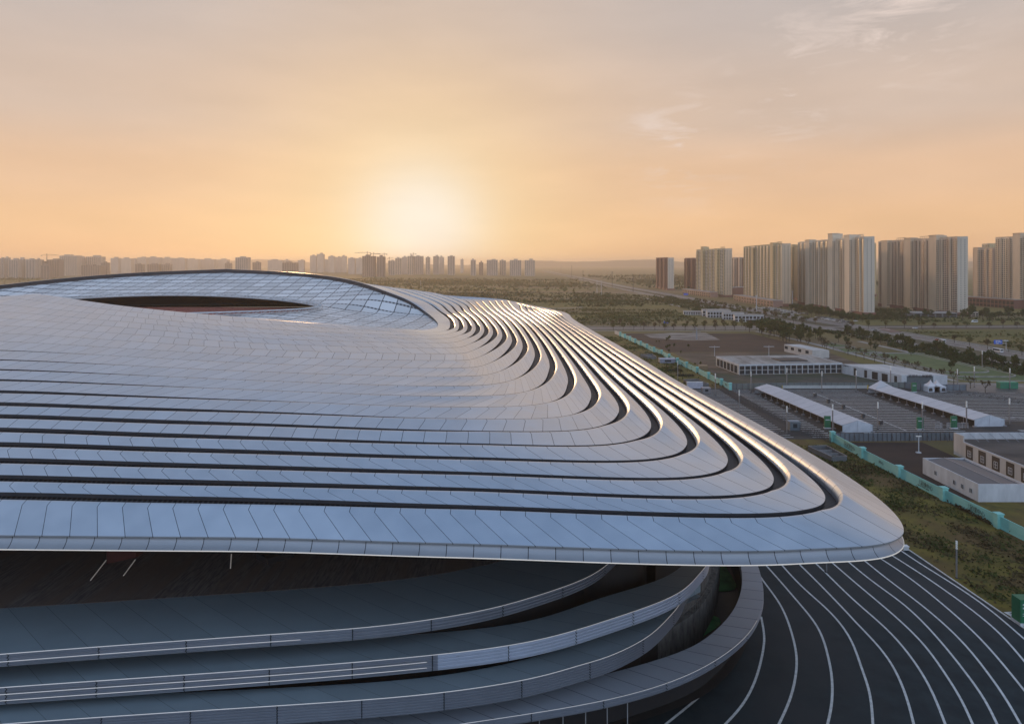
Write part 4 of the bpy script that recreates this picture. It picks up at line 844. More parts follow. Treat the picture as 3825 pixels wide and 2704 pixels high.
banner(1408, 700, 'green banner stand between the two long marquees, standing closest to the lamp post'); banner(1697, 690, 'green banner stand just in front of the second marquee'); banner(612, 690, 'green banner stand beside the nearer marquee'); banner(1355, 380, 'green banner stand near the lettered hall entrance')
# rubbish bins and turnstiles
for px, py, lab in ((505, 422, 'black bin standing farthest up the striped lanes'), (620, 470, 'black bin between lane stripes, second along'), (748, 520, 'black bin between lane stripes, third along'), (918, 600, 'black bin between lane stripes, fourth along'), (1068, 660, 'black bin nearest the blue grey fence')):
    g_ = G(*z8(px, py)); e = empty('waste_bin', g_, lab, 'bin', 'black bins in the car park'); mb = MB(); mb.hexa([(g_[0] - .6, g_[1] - .4), (g_[0] + .6, g_[1] - .4), (g_[0] + .6, g_[1] + .5), (g_[0] - .6, g_[1] + .5)], .15, 1.5); mb.build('body', [M_DSTEEL], e, g_)
    mb = MB(); mb.box(g_[0] - .7, g_[0] + .7, g_[1] - .5, g_[1] + .6, 1.502, 1.7); mb.build('lid', [M_BLACKW], e, g_)
for i, px in enumerate((1585, 1645, 1770)):
    g_ = G(*z8(px, 690)); e = empty('turnstile', g_, ('white turnstile frame leftmost by the blue grey fence', 'white turnstile frame in the middle by the blue grey fence', 'white turnstile frame rightmost, nearest the second marquee')[i], 'turnstile', 'white turnstile frames'); mb = MB()
    for zz in (.4, 1.1, 1.9): mb.box(g_[0] - 2.2, g_[0] + 2.2, g_[1], g_[1] + .12, zz, zz + .14)
    mb.build('rails', [M_WHITE], e, g_); mb = MB()
    for t in (-2.2, 0, 2.2): mb.box(g_[0] + t - .08, g_[0] + t + .08, g_[1] + .14, g_[1] + .3, 0, 2.1)
    mb.build('posts', [M_STEEL], e, g_)
# lamp posts: tall square columns with a segmented pale head
mb = MB(); mb.box(-.17, .17, -.17, .17, .3, 8.2); 
lamp = empty('lamp_post', (0, 0, 0), 'x', 'lamp post'); mb.build('pole', [plain('lamp_grey', (.20, .19, .19), .5, .3)], lamp)
mb = MB(); mb.box(-.3, .3, -.3, .3, 0, .298); mb.build('base', [M_DSTEEL], lamp)
mb = MB()
for i in range(4): mb.box(-.2, .2, -.2, .2, 8.22 + i * .62, 8.22 + i * .62 + .46)
mb.build('lamp_head', [M_LAMPW], lamp)
LP = [(z8(262, 350), 'lamp post before the end of the nearer marquee by the low white barrier'), (z8(563, 382), 'lamp post in front of the pavilion, right of the barrier lamp'), (z8(857, 377), 'lamp post in front of the hall at the end of the barrier'),
 (z8(1152, 330), 'lamp post standing before the hall window closest to its entrance'), (z8(1725, 362), 'lamp post behind the pagoda tents'), (z8(1870, 335), 'lamp post in front of the rounded lawn corner'), (z8(2175, 352), 'lamp post in front of the green container'),
 (z8(262, 740), 'lamp post against the end of the wire mesh fence'), (z8(655, 722), 'lamp post standing before the near end of the nearer marquee'), (z8(1043, 700), 'lamp post between the two marquees behind the blue grey fence'), (z8(1424, 700), 'lamp post behind a green banner stand before the second marquee'),
 (z8(1803, 690), 'lamp post at the near end of the second marquee'), (z8(2172, 660), 'lamp post by the looping lane markings'), (c3(1520, 1330), 'lamp post on green strip left of the middle pit'), (c3(2165, 1600), 'lamp post at the end of the teal fence where stripes begin'),
 (c7(943, 395), 'lamp post half hidden by the roof edge in the striped car park'), (z4(1717, 372), 'lamp post alone on the near lawn'), (c6(897, 585), 'lamp post among trees at the promenade bend'), (c4(57, 905), 'slim lamp post beside the teal fence corner pillar'), (c4(405, 880), 'lamp post before the left end of the nearer marquee')]
for i, (pt, lab) in enumerate(LP):
    g_ = G(*pt); sc_ = 1.0 if i != 16 else .72
    if i == 0: lamp.location = g_; lamp['label'] = lab; lamp['group'] = 'lamp posts around the car park'; remember(lamp)
    else: dup(lamp, g_, 0, sc_, lab, 'lamp posts around the car park')
g_ = G(*z4(600, 320)); dup(lamp, g_, 0, .9, 'lamp post on the dark plaza just under the roof edge', 'lamp posts around the car park')
g_ = G(*z8(1393, 900)); e = empty('site_floodlight', g_, 'short white post with a T head on brown soil', 'lamp'); mb = MB(); mb.tube(g_, (g_[0], g_[1], 5.5), .16, n=8); mb.build('pole', [M_WHITE], e, g_); mb = MB(); mb.box(g_[0] - .9, g_[0] + .9, g_[1] - .1, g_[1] + .1, 5.52, 5.8); mb.build('lamp_head', [M_LAMPW], e, g_)
mb = MB(); mb.box(g_[0] - .8, g_[0] + .6, g_[1] - .5, g_[1] + .5, 0, .4); mb.build('base', [M_WHITE], e, g_)
# ---------------------------------------------------------------- apartment towers
def wallmat(name, c, c2=None):
    return noise_mat(name, tuple(v * .88 for v in c), c2 or tuple(min(1, v * 1.12) for v in c), .06, .85, stretch=(1, 1, .25), detail=7)
M_TAN = wallmat('tan_render', (.60, .45, .31)); M_TAN2 = wallmat('pale_tan_render', (.66, .53, .39)); M_RBR = wallmat('red_brown_render', (.20, .085, .065)); M_PALE = wallmat('pale_grey_render', (.52, .44, .35))
M_PINK = wallmat('pinkish_render', (.58, .42, .31)); M_OCH = wallmat('ochre_render', (.55, .41, .23))
M_WIN = noise_mat('tower_windows', (.012, .012, .014), (.055, .05, .05), .35, .25)
def tower(name, label, p0, p1, depth, h, m1, m2, cores=(), cols=None, floors=32, podium=None, group='apartment towers beyond the avenue', endm=None, crowns=()):
    """slab from near corner p0 to far corner p1 (its long face looks left, towards the stadium); depth to the right"""
    p0, p1 = np.array(p0, float), np.array(p1, float); u = p1 - p0; l = np.linalg.norm(u); u /= l; n = np.array((-u[1], u[0])); n = n if n[0] < 0 else -n   # outward, left
    o0 = (p0[0], p0[1], 0); e = empty(name, o0, label, 'tower block', group)
    mb = MB(); mb.obox(p0, u, -n, l, depth, 0, h); mb.build('wall', [m1], e, o0)
    end = endm or m1
    mb = MB(); mb.obox(p0 - u * .5, u, -n, .496, depth - .1, 0, h + 1.2); mb.build('end_wall', [end], e, o0)
    mb = MB(); 
    for k_ in range(3): q = p0 - u * .55 - n * (depth * (.25 + .25 * k_)); 
    mb.obox(p0 + u * .2 - n * .2, u, -n, l - .4, .4, h + .002, h + 1.6); mb.obox(p0 + u * .2 - n * (depth - .6), u, -n, l - .4, .4, h + .002, h + 1.6)
    mb.build('parapet', [m2], e, o0)
    for a in crowns:
        mb = MB(); q = p0 + u * a[0]
        for t in np.linspace(0, a[1] - .5, 6): mb.obox(q + u * t - n * .5, u, -n, .5, .5, h + 1.602, h + 3.6)
        mb.obox(q - n * .5, u, -n, a[1], .5, h + 3.602, h + 4.3); mb.build('roof_frame', [m2], e, o0)
    blocked = []
    for (a, b_, pr, ex) in cores:
        mb = MB(); mb.obox(p0 + u * a, u, n, b_ - a, pr, 0, h + ex); mb.obox(p0 + u * (a - .4) + n * -4, u, n, b_ - a + .8, pr + 4.6, h + ex + .002, h + ex + .7); mb.obox(p0 + u * a - n * 8, u, n, b_ - a, 7.99, h + .002, h + ex - .002)
        c = mb.build('stair_core', [m2], e, o0); mb = MB(); m3 = MB()
        for f in range(floors): zz = 3 + f * (h - 4) / floors; mb.obox(p0 + u * (a - .06) + n * pr * .45, u, n, .1, 1.2, zz, zz + 1.5); m3.obox(p0 + u * (a - .06) + n * (pr * .45 + 2.), u, n, .1, .9, zz, zz + 1.3)
        mb.build('window_column', [M_WIN], c, o0); m3.build('window_column', [M_WIN], c, o0); blocked.append((a - .8, b_ + .8))
    nc = cols or max(4, int(l / 4.2)); step = l / nc; fh = (h - 4) / floors
    for i in range(nc):
        s = (i + .5) * step
        if any(a < s < b_ for a, b_ in blocked): continue
        kind_ = (i * 7 + int(l)) % 4
        mb = MB(); md = MB()
        for f in range(floors):
            zz = 3 + f * fh
            if kind_ == 0:
                md.obox(p0 + u * (s - step * .42), u, n, step * .84, 1.3, zz - .5, zz + .6); mb.obox(p0 + u * (s - step * .36), u, n, step * .72, .08, zz + .602, zz + 2.3)
            else:
                mb.obox(p0 + u * (s - step * .27), u, n, step * .54, .08, zz, zz + 1.6)
                md.obox(p0 + u * (s - step * .32), u, n, step * .64, .35, zz - .25, zz - .05)
        if kind_ == 2: md.obox(p0 + u * (s + step * .40), u, n, step * .18, 1.6, 0, h + .8)
        mb.build('window_column', [M_WIN], e, o0); md.build('balcony_column' if kind_ == 0 else 'sill_column', [m2 if kind_ else m1], e, o0)
    for j, t in enumerate((.3, .66)):       # windows on the end wall
        mb = MB()
        for f in range(floors): zz = 3 + f * fh; q = p0 - u * .56 - n * depth * t; mb.obox(q, u, -n, .05, 1.0 if j else .7, zz, zz + 1.2)
        mb.build('end_window_column', [M_WIN], e, o0)
    mb = MB(); mb.obox(p0 - u * 1.0 + n * 1.8, u, -n, l + 2, depth + 3, 0, 4.2); mb.build('podium', [podium or M_RBR], e, o0)
    return e
tower('apartment_tower', 'big tan tower block in front with three tall stair cores, pale blank end wall', (420, 826), (437, 1053), 12.6, 93.5, M_TAN, M_TAN2, cores=((28, 44, 5, 4), (82, 98, 5, 8), (168, 186, 5, 2.5)), endm=M_PALE, crowns=((48, 20), (2, 18)), floors=33)
tower('apartment_tower', 'second tan tower block with three cores, right of the first, dusty end wall', (532, 826), (537, 1010), 12.4, 93.5, M_PINK, M_TAN, cores=((34, 50, 5, 4), (92, 108, 5, 2.5), (152, 168, 5, 1)), endm=M_PALE, crowns=((54, 26), (114, 24)), floors=33)
tower('apartment_tower', 'tall tan tower block at the right edge of the picture with a high roof core', (707, 935), (707, 1011), 15, 99, M_TAN2, M_TAN, cores=((20, 34, 5, 5),), floors=34)
tower('apartment_tower', 'lower grey brown tower block between the second slab and the right edge block', (706, 1016), (712, 1068), 15, 84, M_PINK, M_TAN, cores=((30, 42, 4, 2),), floors=29)
tower('apartment_tower', 'pale tower top peeping over the lower grey brown block', (890, 1290), (905, 1330), 16, 98, M_OCH, M_TAN2, floors=32)
tower('apartment_tower', 'sunlit tan tower block standing left of the avenue lamp mast, stepped top', (390, 1000), (402, 1195), 13, 90, M_TAN2, M_OCH, cores=((26, 40, 4, 2.5), (128, 142, 4, -3)), crowns=((2, 20),), floors=32, endm=M_TAN)
tower('apartment_tower', 'tan tower block partly hidden behind the biggest slab', (470, 1130), (500, 1240), 14, 92, M_TAN, M_OCH, cores=((60, 72, 4, 2),), floors=32)
tower('apartment_tower', 'narrow tan tower glimpsed between the two biggest slabs', (668, 1300), (690, 1340), 14, 99, M_OCH, M_TAN2, floors=33)
tower('apartment_tower', 'isolated tan tower block with frame crown and long low shops at its foot', (389, 1262), (372, 1395), 13.5, 88, M_TAN2, M_OCH, cores=((24, 36, 4, 1), (90, 102, 4, 6)), crowns=((3, 18),), floors=31, endm=M_TAN)
tower('apartment_tower', 'leftmost red brown tower with a white end wall', (356, 1580), (362, 1735), 14, 73, M_RBR, M_RBR, cores=((20, 34, 4, 1.6), (70, 84, 4, 1.6), (120, 134, 4, 1.6)), floors=26, endm=M_PALE)
tower('apartment_tower', 'red brown tower just left of the isolated tan block', (438, 1640), (430, 1720), 14, 72.5, M_RBR, M_RBR, cores=((16, 28, 4, 1.4), (52, 64, 4, 1.4)), floors=26, endm=M_RBR)
tower('apartment_tower', 'red brown tower with pale balconies between two tan blocks', (537, 1600), (535, 1680), 14, 73.5, M_RBR, M_PINK, cores=((16, 28, 4, 1.4), (52, 64, 4, 1.4)), floors=26, endm=M_RBR)
tower('apartment_tower', 'dark red far tower low in the gap left of the biggest slab', (680, 1700), (682, 1750), 20, 62, M_RBR, M_RBR, floors=22, endm=M_RBR)
# low shop rows and blocks at their feet
def lowblock(name, label, p0, p1, depth, h, m, nb, group=None, cat='building'):
    p0, p1 = np.array(p0, float), np.array(p1, float); u = p1 - p0; l = np.linalg.norm(u); u /= l; n = np.array((-u[1], u[0])); n = n if n[1] < 0 or n[0] < 0 else -n
    o0 = (p0[0], p0[1], 0); e = empty(name, o0, label, cat, group); mb = MB(); mb.obox(p0, u, -n, l, depth, 0, h); mb.build('wall', [m], e, o0)
    mb = MB(); mb.obox(p0 - u * .4 + n * .5, u, -n, l + .8, depth + 1, h + .002, h + .7); mb.build('roof', [M_WALLTOP], e, o0)
    for i in range(nb):
        mb = MB(); a = (i + .12) * l / nb; mb.obox(p0 + u * a, u, n, l / nb * .76, .08, h * .45, h * .85); mb.obox(p0 + u * a, u, n, l / nb * .76, .08, .3, h * .35); mb.build('window', [M_WIN], e, o0)
    return e
M_WALLTOP = plain('pale_coping', (.34, .30, .27), .8)
M_SHOP = wallmat('pinkish_shopfront', (.34, .20, .16))
lowblock('shop_row', 'long low pinkish shop row at the foot of the isolated tan tower', (362, 1262), (350, 1420), 14, 9, M_SHOP, 14)
lowblock('shop_row', 'low pinkish shop row below the sunlit tan tower beside the mast', (372, 985), (372, 1160), 14, 9, M_SHOP, 14)
lowblock('brown_block', 'brown three-storey block between the isolated tower and the sunlit tower', (420, 1370), (480, 1410), 20, 14, M_RBR, 8)
lowblock('brown_block', 'low brown block in front of the right-hand tower blocks', (690, 950), (680, 1060), 16, 12, M_RBR, 16)
lowblock('gatehouse', 'small white gatehouse at the foot of the pale end wall of the second slab', (541, 812), (548, 812), 5, 5, M_PALE, 2)
lowblock('canopy_hall', 'wide flat grey roof between the two big slabs among trees', (465, 800), (515, 800), 22, 5, M_GREYF, 6)
# white site camp
for i, (x0, y0, l, dp, h_, lab) in enumerate(((209, 842, 22, 8, 4, 'small white cabin at the far end of the site camp'), (226, 800, 26, 9, 7.5, 'white gabled camp block with many small windows'), (236, 772, 22, 9, 7.5, 'second white camp block, nearer than the gabled one'), (240, 745, 30, 9, 7, 'nearest white camp block with dark doors'), (226, 820, 30, 8, 7.5, 'rear white camp block with blue-grey eaves'))):
    lowblock('camp_block', lab, (x0, y0), (x0 + l, y0 - 4), dp, h_, M_WHITE, 8, 'white site camp blocks')
# ---------------------------------------------------------------- far skyline
M_SKY = [wallmat('far_block_grey', (.38, .33, .29)), wallmat('far_block_tan', (.46, .38, .31)), wallmat('far_block_brown', (.24, .19, .165))]
sk = [(0, 14, 965, 2800), (14, 31, 963, 2850), (33, 67, 970, 2750), (67, 95, 968, 2800), (97, 130, 969, 2700), (130, 147, 969, 2850), (147, 166, 976, 2900), (152, 185, 992, 2600), (175, 221, 970, 2900), (222, 287, 955, 3300), (287, 318, 962, 3400), (320, 377, 959, 3400), (303, 372, 992, 2900), (377, 402, 981, 3000), (413, 442, 964, 3900), (452, 490, 966, 4100), (492, 510, 967, 4200), (512, 546, 962, 4200), (548, 595, 962, 4300), (600, 640, 964, 4400), (641, 690, 965, 4400), (692, 740, 968, 4600), (742, 800, 969, 4700), (802, 850, 970, 4800), (504, 533, 987, 3200), (550, 592, 987, 3300), (603, 634, 988, 3300), (840, 862, 983, 3600), (879, 926, 961.5, 3000), (943, 970, 980, 3300), (1000, 1055, 972, 4300), (1060, 1080, 972, 4400), (1112, 1136, 972, 4300), (1054, 1106, 981.5, 3100), (1158, 1181, 955, 4300), (1183, 1209, 949, 4300), (1210, 1225, 970, 4500), (1226, 1249, 957, 4200), (1252, 1274, 961, 4300), (1275, 1294, 957, 4300), (1300, 1325, 964, 3700), (1329, 1353, 965, 3700), (1353, 1400, 956.5, 3000), (1407, 1437, 959, 3000), (1450, 1474, 974, 3400), (1476, 1500, 964, 3600), (1502, 1520, 960, 3700), (1522, 1545, 956.5, 3500), (1546, 1580, 957, 3600), (1590, 1606, 961, 3600), (1618, 1639, 957, 3600), (1641, 1658, 960, 3700), (1672, 1698, 957, 3400), (1720, 1731, 969, 4200), (1758, 1777, 971, 3300), (1789, 1805, 980, 3400), (1818, 1859, 971, 3300), (1866, 1890, 973, 3350), (1904, 1947, 972, 3250), (1960, 1998, 972, 3250)]
NUMW = ['first', 'second', 'third', 'fourth', 'fifth', 'sixth', 'seventh', 'eighth', 'ninth', 'tenth', 'eleventh', 'twelfth', 'thirteenth', 'fourteenth', 'fifteenth', 'sixteenth', 'seventeenth', 'eighteenth', 'nineteenth', 'twentieth']
def seclabel(i):
    secs = [(0, 14, 'on the skyline at the far left edge'), (14, 30, 'on the skyline above the stadium rim'), (30, 42, 'left along the row ending at the crane blocks'), (42, 53, 'on the skyline under the sun glow'), (53, 60, 'in the separate row right of the sun')]
    for a, b_, t in secs:
        if a <= i < b_: return NUMW[i - a], t
for i, (a, b_, top, d) in enumerate(sk):
    x0, x1 = (a - CX) / F * d, (b_ - CX) / F * d; z = H - (top - HY) / F * d; w = x1 - x0; dp = min(40, max(14, w * .6)); nm, t = seclabel(i)
    sz = 'wide' if w > 45 else ('slender' if w < 26 else 'mid-width'); lo_ = 'low' if z < 62 else 'tall'
    o0 = (x0, d, 0); e = empty('distant_block', o0, f'{lo_} {sz} hazy block, {nm} {t}', 'tower block', 'hazy blocks on the far skyline')
    mb = MB(); mb.box(x0, x1, d, d + dp, 0, z); m = M_SKY[2] if top > 975 or i in (8, 42, 43) else M_SKY[i % 2]; mb.build('wall', [m], e, o0)
    mb = MB(); k_ = .25 + .1 * (i % 3); mb.box(x0 + w * k_, x0 + w * (k_ + .35), d + 2, d + dp * .7, z + .002, z + 4 + (i % 4)); mb.build('roof', [m], e, o0)
    if d < 3700:
        nc = max(2, int(w / 9))
        for c in range(nc):
            mb = MB(); s = x0 + (c + .5) * w / nc; fl = int(z / 3.6)
            for f in range(fl): mb.box(s - w / nc * .3, s + w / nc * .3, d - .25, d - .02, 3 + f * 3.5, 4.9 + f * 3.5)
            mb.build('window_column', [M_WIN], e, o0)
# tower cranes
def crane(x, base_y, top, d, jl, jr, label):
    X, _, zt = PD(x, top, d); e = empty('tower_crane', (X, d, 0), label, 'crane', 'tower cranes on the far skyline'); o0 = (X, d, 0); m = M_DSTEEL
    mb = MB()
    for sx in (-1, 1):
        for sy in (-1, 1): mb.box(X + sx * .9 - .25, X + sx * .9 + .25, d + sy * .9 - .25, d + sy * .9 + .25, 0, zt + 6)
    for zz in np.arange(4, zt + 4, 4): mb.tube((X - .9, d - .9, zz), (X + .9, d - .9, zz + 3.6), .22, n=3); 
    mb.build('mast', [m], e, o0)
    mb = MB(); mb.box(X - jl, X + jr, d - .6, d + .6, zt, zt + 1.3); mb.tube((X, d, zt + 6), (X - jl * .8, d, zt + 1.3), .22, n=3); mb.tube((X, d, zt + 6), (X + jr * .8, d, zt + 1.3), .22, n=3); mb.build('jib', [m], e, o0)
    mb = MB(); s_ = 1 if jr < jl else -1; q = X + (jr if jr < jl else -jl); mb.box(q - 2.5, q + 2.5, d - 1.2, d + 1.2, zt - 2.5, zt - .002); mb.build('counterweight', [m], e, o0)
crane(175, 0, 954, 2880, 22, 50, 'tower crane over the roofs at the far left of the skyline'); crane(1372, 0, 945, 2990, 55, 14, 'tower crane with the longest jib above the bigger of two blocks'); crane(1395, 0, 949, 2995, 12, 30, 'shorter tower crane beside the longest jib'); crane(1435, 0, 950, 2990, 45, 12, 'tower crane above the smaller of the two big blocks'); crane(1455, 0, 965, 3400, 8, 20, 'low tower crane right of the two big blocks'); crane(1545, 0, 949, 3500, 20, 12, 'tower crane over the cluster right under the sun')
# high-mast lamps and pylons
def mast(x, base, top, label, arms=0, w=.5, m=None):
    g_ = G(x, base); h_ = (base - top) / F * g_[1]; e = empty('light_mast' if not arms else 'power_pole', g_, label, 'mast', 'tall masts along the avenue'); mb = MB(); mb.tube(g_, (g_[0], g_[1], h_), w, w * .55, n=8); mb.build('pole', [m or M_WHITE], e, g_)
    mb = MB()
    if arms:
        for i in range(arms): zz = h_ - 1 - i * 2.6; mb.box(g_[0] - 3.6, g_[0] + 3.6, g_[1] - .12, g_[1] + .12, zz, zz + .3)
    else:
        for a in range(8): t = a * math.pi / 4; mb.tube((g_[0], g_[1], h_), (g_[0] + 1.8 * math.cos(t), g_[1] + 1.8 * math.sin(t), h_ - .3), .25, n=4)
        mb.tube((g_[0], g_[1], h_ - .6), (g_[0], g_[1], h_ + .2), 1.0, n=8)
    mb.build('crossarm' if arms else 'lamp_ring', [m or M_WHITE], e, g_)
mast(2825.5, 1172, 1105, 'tall white light mast in front of the sunlit tan tower'); mast(2959.5, 1156, 1088, 'tall white light mast left of the biggest slab'); mast(2230, 1093, 1050, 'white mast left of a pair in the green plain'); mast(2246, 1103, 1050, 'white mast right of a pair in the green plain')
mast(2095.5, 1018, 992, 'thin dark pole standing far out left of the receding road', 0, .8, M_DSTEEL); mast(2135.5, 1035, 992, 'thin dark pole at the vanishing road head', 0, .8, M_DSTEEL); mast(2365, 1090, 1025, 'dark power pole with crossarms by the receding avenue', 4, .7, M_DSTEEL); mast(2178, 1055, 1010, 'small power pole left of the receding avenue', 3, .7, M_DSTEEL); mast(2287, 1075, 1014, 'power pole with arms over the receding avenue', 3, .6, M_DSTEEL)
mast(1571.5, 1078, 1050, 'white mast poking above the roof ridge under the sun'); mast(87.5, 1084, 1058, 'white mast above the roof at the far left', 0, .6); mast(3758, 1306, 1272, 'bright white mast carrying the blue road sign', 0, .2)
mast(2602, 1268, 1225, 'lattice mast standing by pale rubble', 2, .8, M_STEEL)
for i, (x, b_) in enumerate(((2669, 1331), (2872, 1330))): mast(x, b_, b_ - 40, ('white field light on brown soil, left one', 'white field light on brown soil, right one')[i], 1, .2)
# blue road sign
g_ = G(3758, 1306); d = g_[1]; e = empty('road_sign', (g_[0] - .6, d - .6, 0), 'blue direction sign on a white arm over the avenue', 'road sign'); xa, _, za = PD(3712, 1285, d); xb, _, zb = PD(3743, 1270, d)
o0 = (g_[0] - .6, d - .6, 0); mb = MB(); mb.box(xa, xb, d - .3, d - .1, za, zb); bx = mb.build('panel', [plain('sign_blue', (.02, .10, .48), .5)], e, o0)
for i, (fx_, fz, w) in enumerate(((.2, .78, .25), (.5, .78, .25), (.2, .45, .14), (.45, .5, .1), (.62, .5, .28), (.25, .15, .3))):
    mb = MB(); a = xa + (xb - xa) * fx_; zz = za + (zb - za) * fz; mb.box(a, a + (xb - xa) * w, d - .36, d - .302, zz - .25, zz + .3); mb.build('sign_lettering', [M_WHITE], bx, o0)
mb = MB()
for zz in (za + .4, zb - .6): mb.box(xb - 1, g_[0], d - .09, d + .1, zz, zz + .25)
mb.build('arm', [M_WHITE], e, o0)
for (px, py, lab) in ((2562, 1101, 'blue direction sign among trees by the avenue far off'), (2488, 1211, 'small tilted blue sign by the cross street trees')):
    g_ = G(px, py + 8); e = empty('road_sign', g_, lab, 'road sign'); mb = MB(); w = 17 / F * g_[1] / 2; mb.box(g_[0] - w, g_[0] + w, g_[1] - .1, g_[1] + .1, 3, 3 + w * .9); mb.build('panel', [bpy.data.materials['sign_blue']], e, g_); mb = MB(); mb.tube(g_, (g_[0], g_[1], 2.99), .15); mb.build('pole', [M_STEEL], e, g_)
# ---------------------------------------------------------------- trees
M_LEAF = [noise_mat('leaves_' + n_, a, b_, .9, .85, detail=3, spec=.2) for n_, a, b_ in (('dark_green', (.016, .030, .008), (.048, .066, .016)), ('olive', (.035, .044, .010), (.085, .088, .022)), ('brown', (.045, .032, .014), (.095, .066, .028)))]
M_BARK = plain('bark', (.05, .04, .032), .9)
def crown_mesh(kind_, seed, nleaf, leaf):
    rg = np.random.default_rng(seed); mb = MB(); cl = []
    if kind_ == 'round':
        for _ in range(16): t = rg.normal(size=3); t /= np.linalg.norm(t); cl.append((t * rg.uniform(.35, 1) * np.array((1.9, 1.9, 1.5)) + np.array((0, 0, 4.1)), rg.uniform(.5, .95)))
    elif kind_ == 'vase':
        for _ in range(15): a = rg.uniform(0, 6.28); r_ = rg.uniform(.5, 2.2); cl.append((np.array((r_ * math.cos(a), r_ * math.sin(a), 3.9 + rg.uniform(-.5, .9) - r_ * .15)), rg.uniform(.45, .8)))
    else:
        for _ in range(16): zz = rg.uniform(1.2, 8.2); r_ = rg.uniform(0, 1.5) * (1 - (zz / 10)); a = rg.uniform(0, 6.28); cl.append((np.array((r_ * math.cos(a), r_ * math.sin(a), zz)), rg.uniform(.5, .9)))
    for i in range(nleaf):
        c, r_ = cl[rg.integers(len(cl))]; t = rg.normal(size=3); t /= np.linalg.norm(t); p_ = c + t * r_ * rg.uniform(.4, 1.1); a = rg.normal(size=3); a /= np.linalg.norm(a); b_ = np.cross(a, t + rg.normal(size=3) * .4); b_ /= np.linalg.norm(b_) + 1e-9
        s_ = leaf * rg.uniform(.6, 1.3); mb.poly([p_ - a * s_, p_ + b_ * s_ * .6, p_ + a * s_, p_ - b_ * s_ * .6])
    return mb, cl
def make_tree(kind_, seed, mat, nleaf=420, leaf=.34, name='tree'):
    e = empty(name, (0, 0, -500), 'x', 'tree'); mb, cl = crown_mesh(kind_, seed, nleaf, leaf); mb.build('crown', [mat], e); tk = MB(); hh = 2.4 if kind_ != 'tall' else 3
    tk.tube((0, 0, 0), (.05, .05, hh), .17, .1)
    for c, r_ in cl[:6]: tk.tube((.05, .05, hh * .75), c, .07, .03, n=5)
    tk.build('trunk', [M_BARK], e); remember(e); return e
PROTO = {k_: [make_tree(*a) for a in v] for k_, v in {'round': [('round', 1, M_LEAF[0], 520), ('round', 2, M_LEAF[1], 460), ('round', 3, M_LEAF[0], 480)], 'vase': [('vase', 4, M_LEAF[2], 150, .3), ('vase', 5, M_LEAF[2], 120, .3)], 'street': [('round', 6, M_LEAF[1], 260, .36), ('vase', 7, M_LEAF[1], 300, .36), ('round', 8, M_LEAF[2], 220, .36)], 'tall': [('tall', 9, M_LEAF[0], 420, .38), ('tall', 10, M_LEAF[1], 380, .38)]}.items()}
used = set()
def plant(kind_, x, y, sc_, label, group):
    pr = PROTO[kind_][random.randrange(len(PROTO[kind_]))]
    sc3 = (sc_ * random.uniform(.85, 1.15), sc_ * random.uniform(.85, 1.15), sc_ * random.uniform(.85, 1.2))
    if pr.name not in used:
        used.add(pr.name); pr.location = (x, y, 0); pr.rotation_euler[2] = random.uniform(0, 6.28); pr.scale = sc3; pr['label'] = label; pr['group'] = group
    else: dup(pr, (x, y, 0), random.uniform(0, 6.28), sc3, label, group)
J = lambda a: random.uniform(-a, a)
for i in range(13): plant('vase', 232.5 + J(.6), 340 + i * 11.5 + J(1), 1.25, 'thin bare-looking tree in the row along the pale garden path', 'trees along the garden path')
for i in range(17): plant('street', 96 + i * 9.6 + J(1), 653 + J(1), 1.3, 'small street tree in the near row along the cross street', 'near row of cross street trees')
for i in range(19): plant('street', 90 + i * 9.2 + J(1.5), 686 + J(1.5), 1.25, 'small street tree in the far row along the cross street', 'far row of cross street trees')
for i in range(34): plant('round', 294 + J(4), 372 + i * 7.2 + J(2), random.uniform(1.15, 1.75), 'bushy dark tree in the belt between lawn and avenue', 'trees in the belt beside the avenue')
for i in range(8): plant('round', 303 + J(3), 380 + i * 16 + J(4), random.uniform(.9, 1.2), 'low bushy tree behind the belt by the side road', 'trees by the side road')
for i in range(8): plant('round', random.choice((274, 262, 268, 280)) + J(5), 402 + i * 22 + J(5), random.uniform(.8, 1.3), 'single tree standing on the terraced lawn', 'trees on the terraced lawn')
for i in range(46): plant('round', random.uniform(216, 258), random.uniform(548, 636), random.uniform(1.3, 2.1), 'tree in the dense grove beside the brown soil field', 'trees of the dense grove')
for i in range(9): plant('vase', random.uniform(222, 250), random.uniform(500, 545), random.uniform(1., 1.4), 'thin tree in front of the dense grove', 'thin trees before the grove')
for i in range(40): 
    y = 700 + i * 10.; x = np.interp(y, [a[1] for a in AVE], [a[0] for a in AVE]); plant('street', x + (-14 if i % 2 else -33) + J(1.5), y + J(2), random.uniform(1.2, 1.7), 'street tree lining the receding avenue', 'trees lining the avenue')
for i in range(40):
    y = random.uniform(735, 900); x = np.interp(y, (735, 1010), (362, 372)) + J(16); plant('round', x, y, random.uniform(1.2, 2.0), 'leafy tree between the avenue and the tower blocks', 'trees at the foot of the towers')
for i in range(32): plant('round', random.uniform(425, 720), random.uniform(742, 800), random.uniform(1.3, 2.3), 'leafy tree in front of the right-hand tower blocks', 'trees before the right-hand towers')
for i in range(14): plant('street', 330 + i * 16 + J(3), 668 + J(3), random.uniform(1.1, 1.5), 'street tree along the far side of the weedy plot', 'trees by the weedy plot')
for i in range(9): plant('street', 352 + J(3), 400 + i * 19 + J(3), random.uniform(.9, 1.3), 'small tree on the far verge of the avenue', 'trees on the far verge')
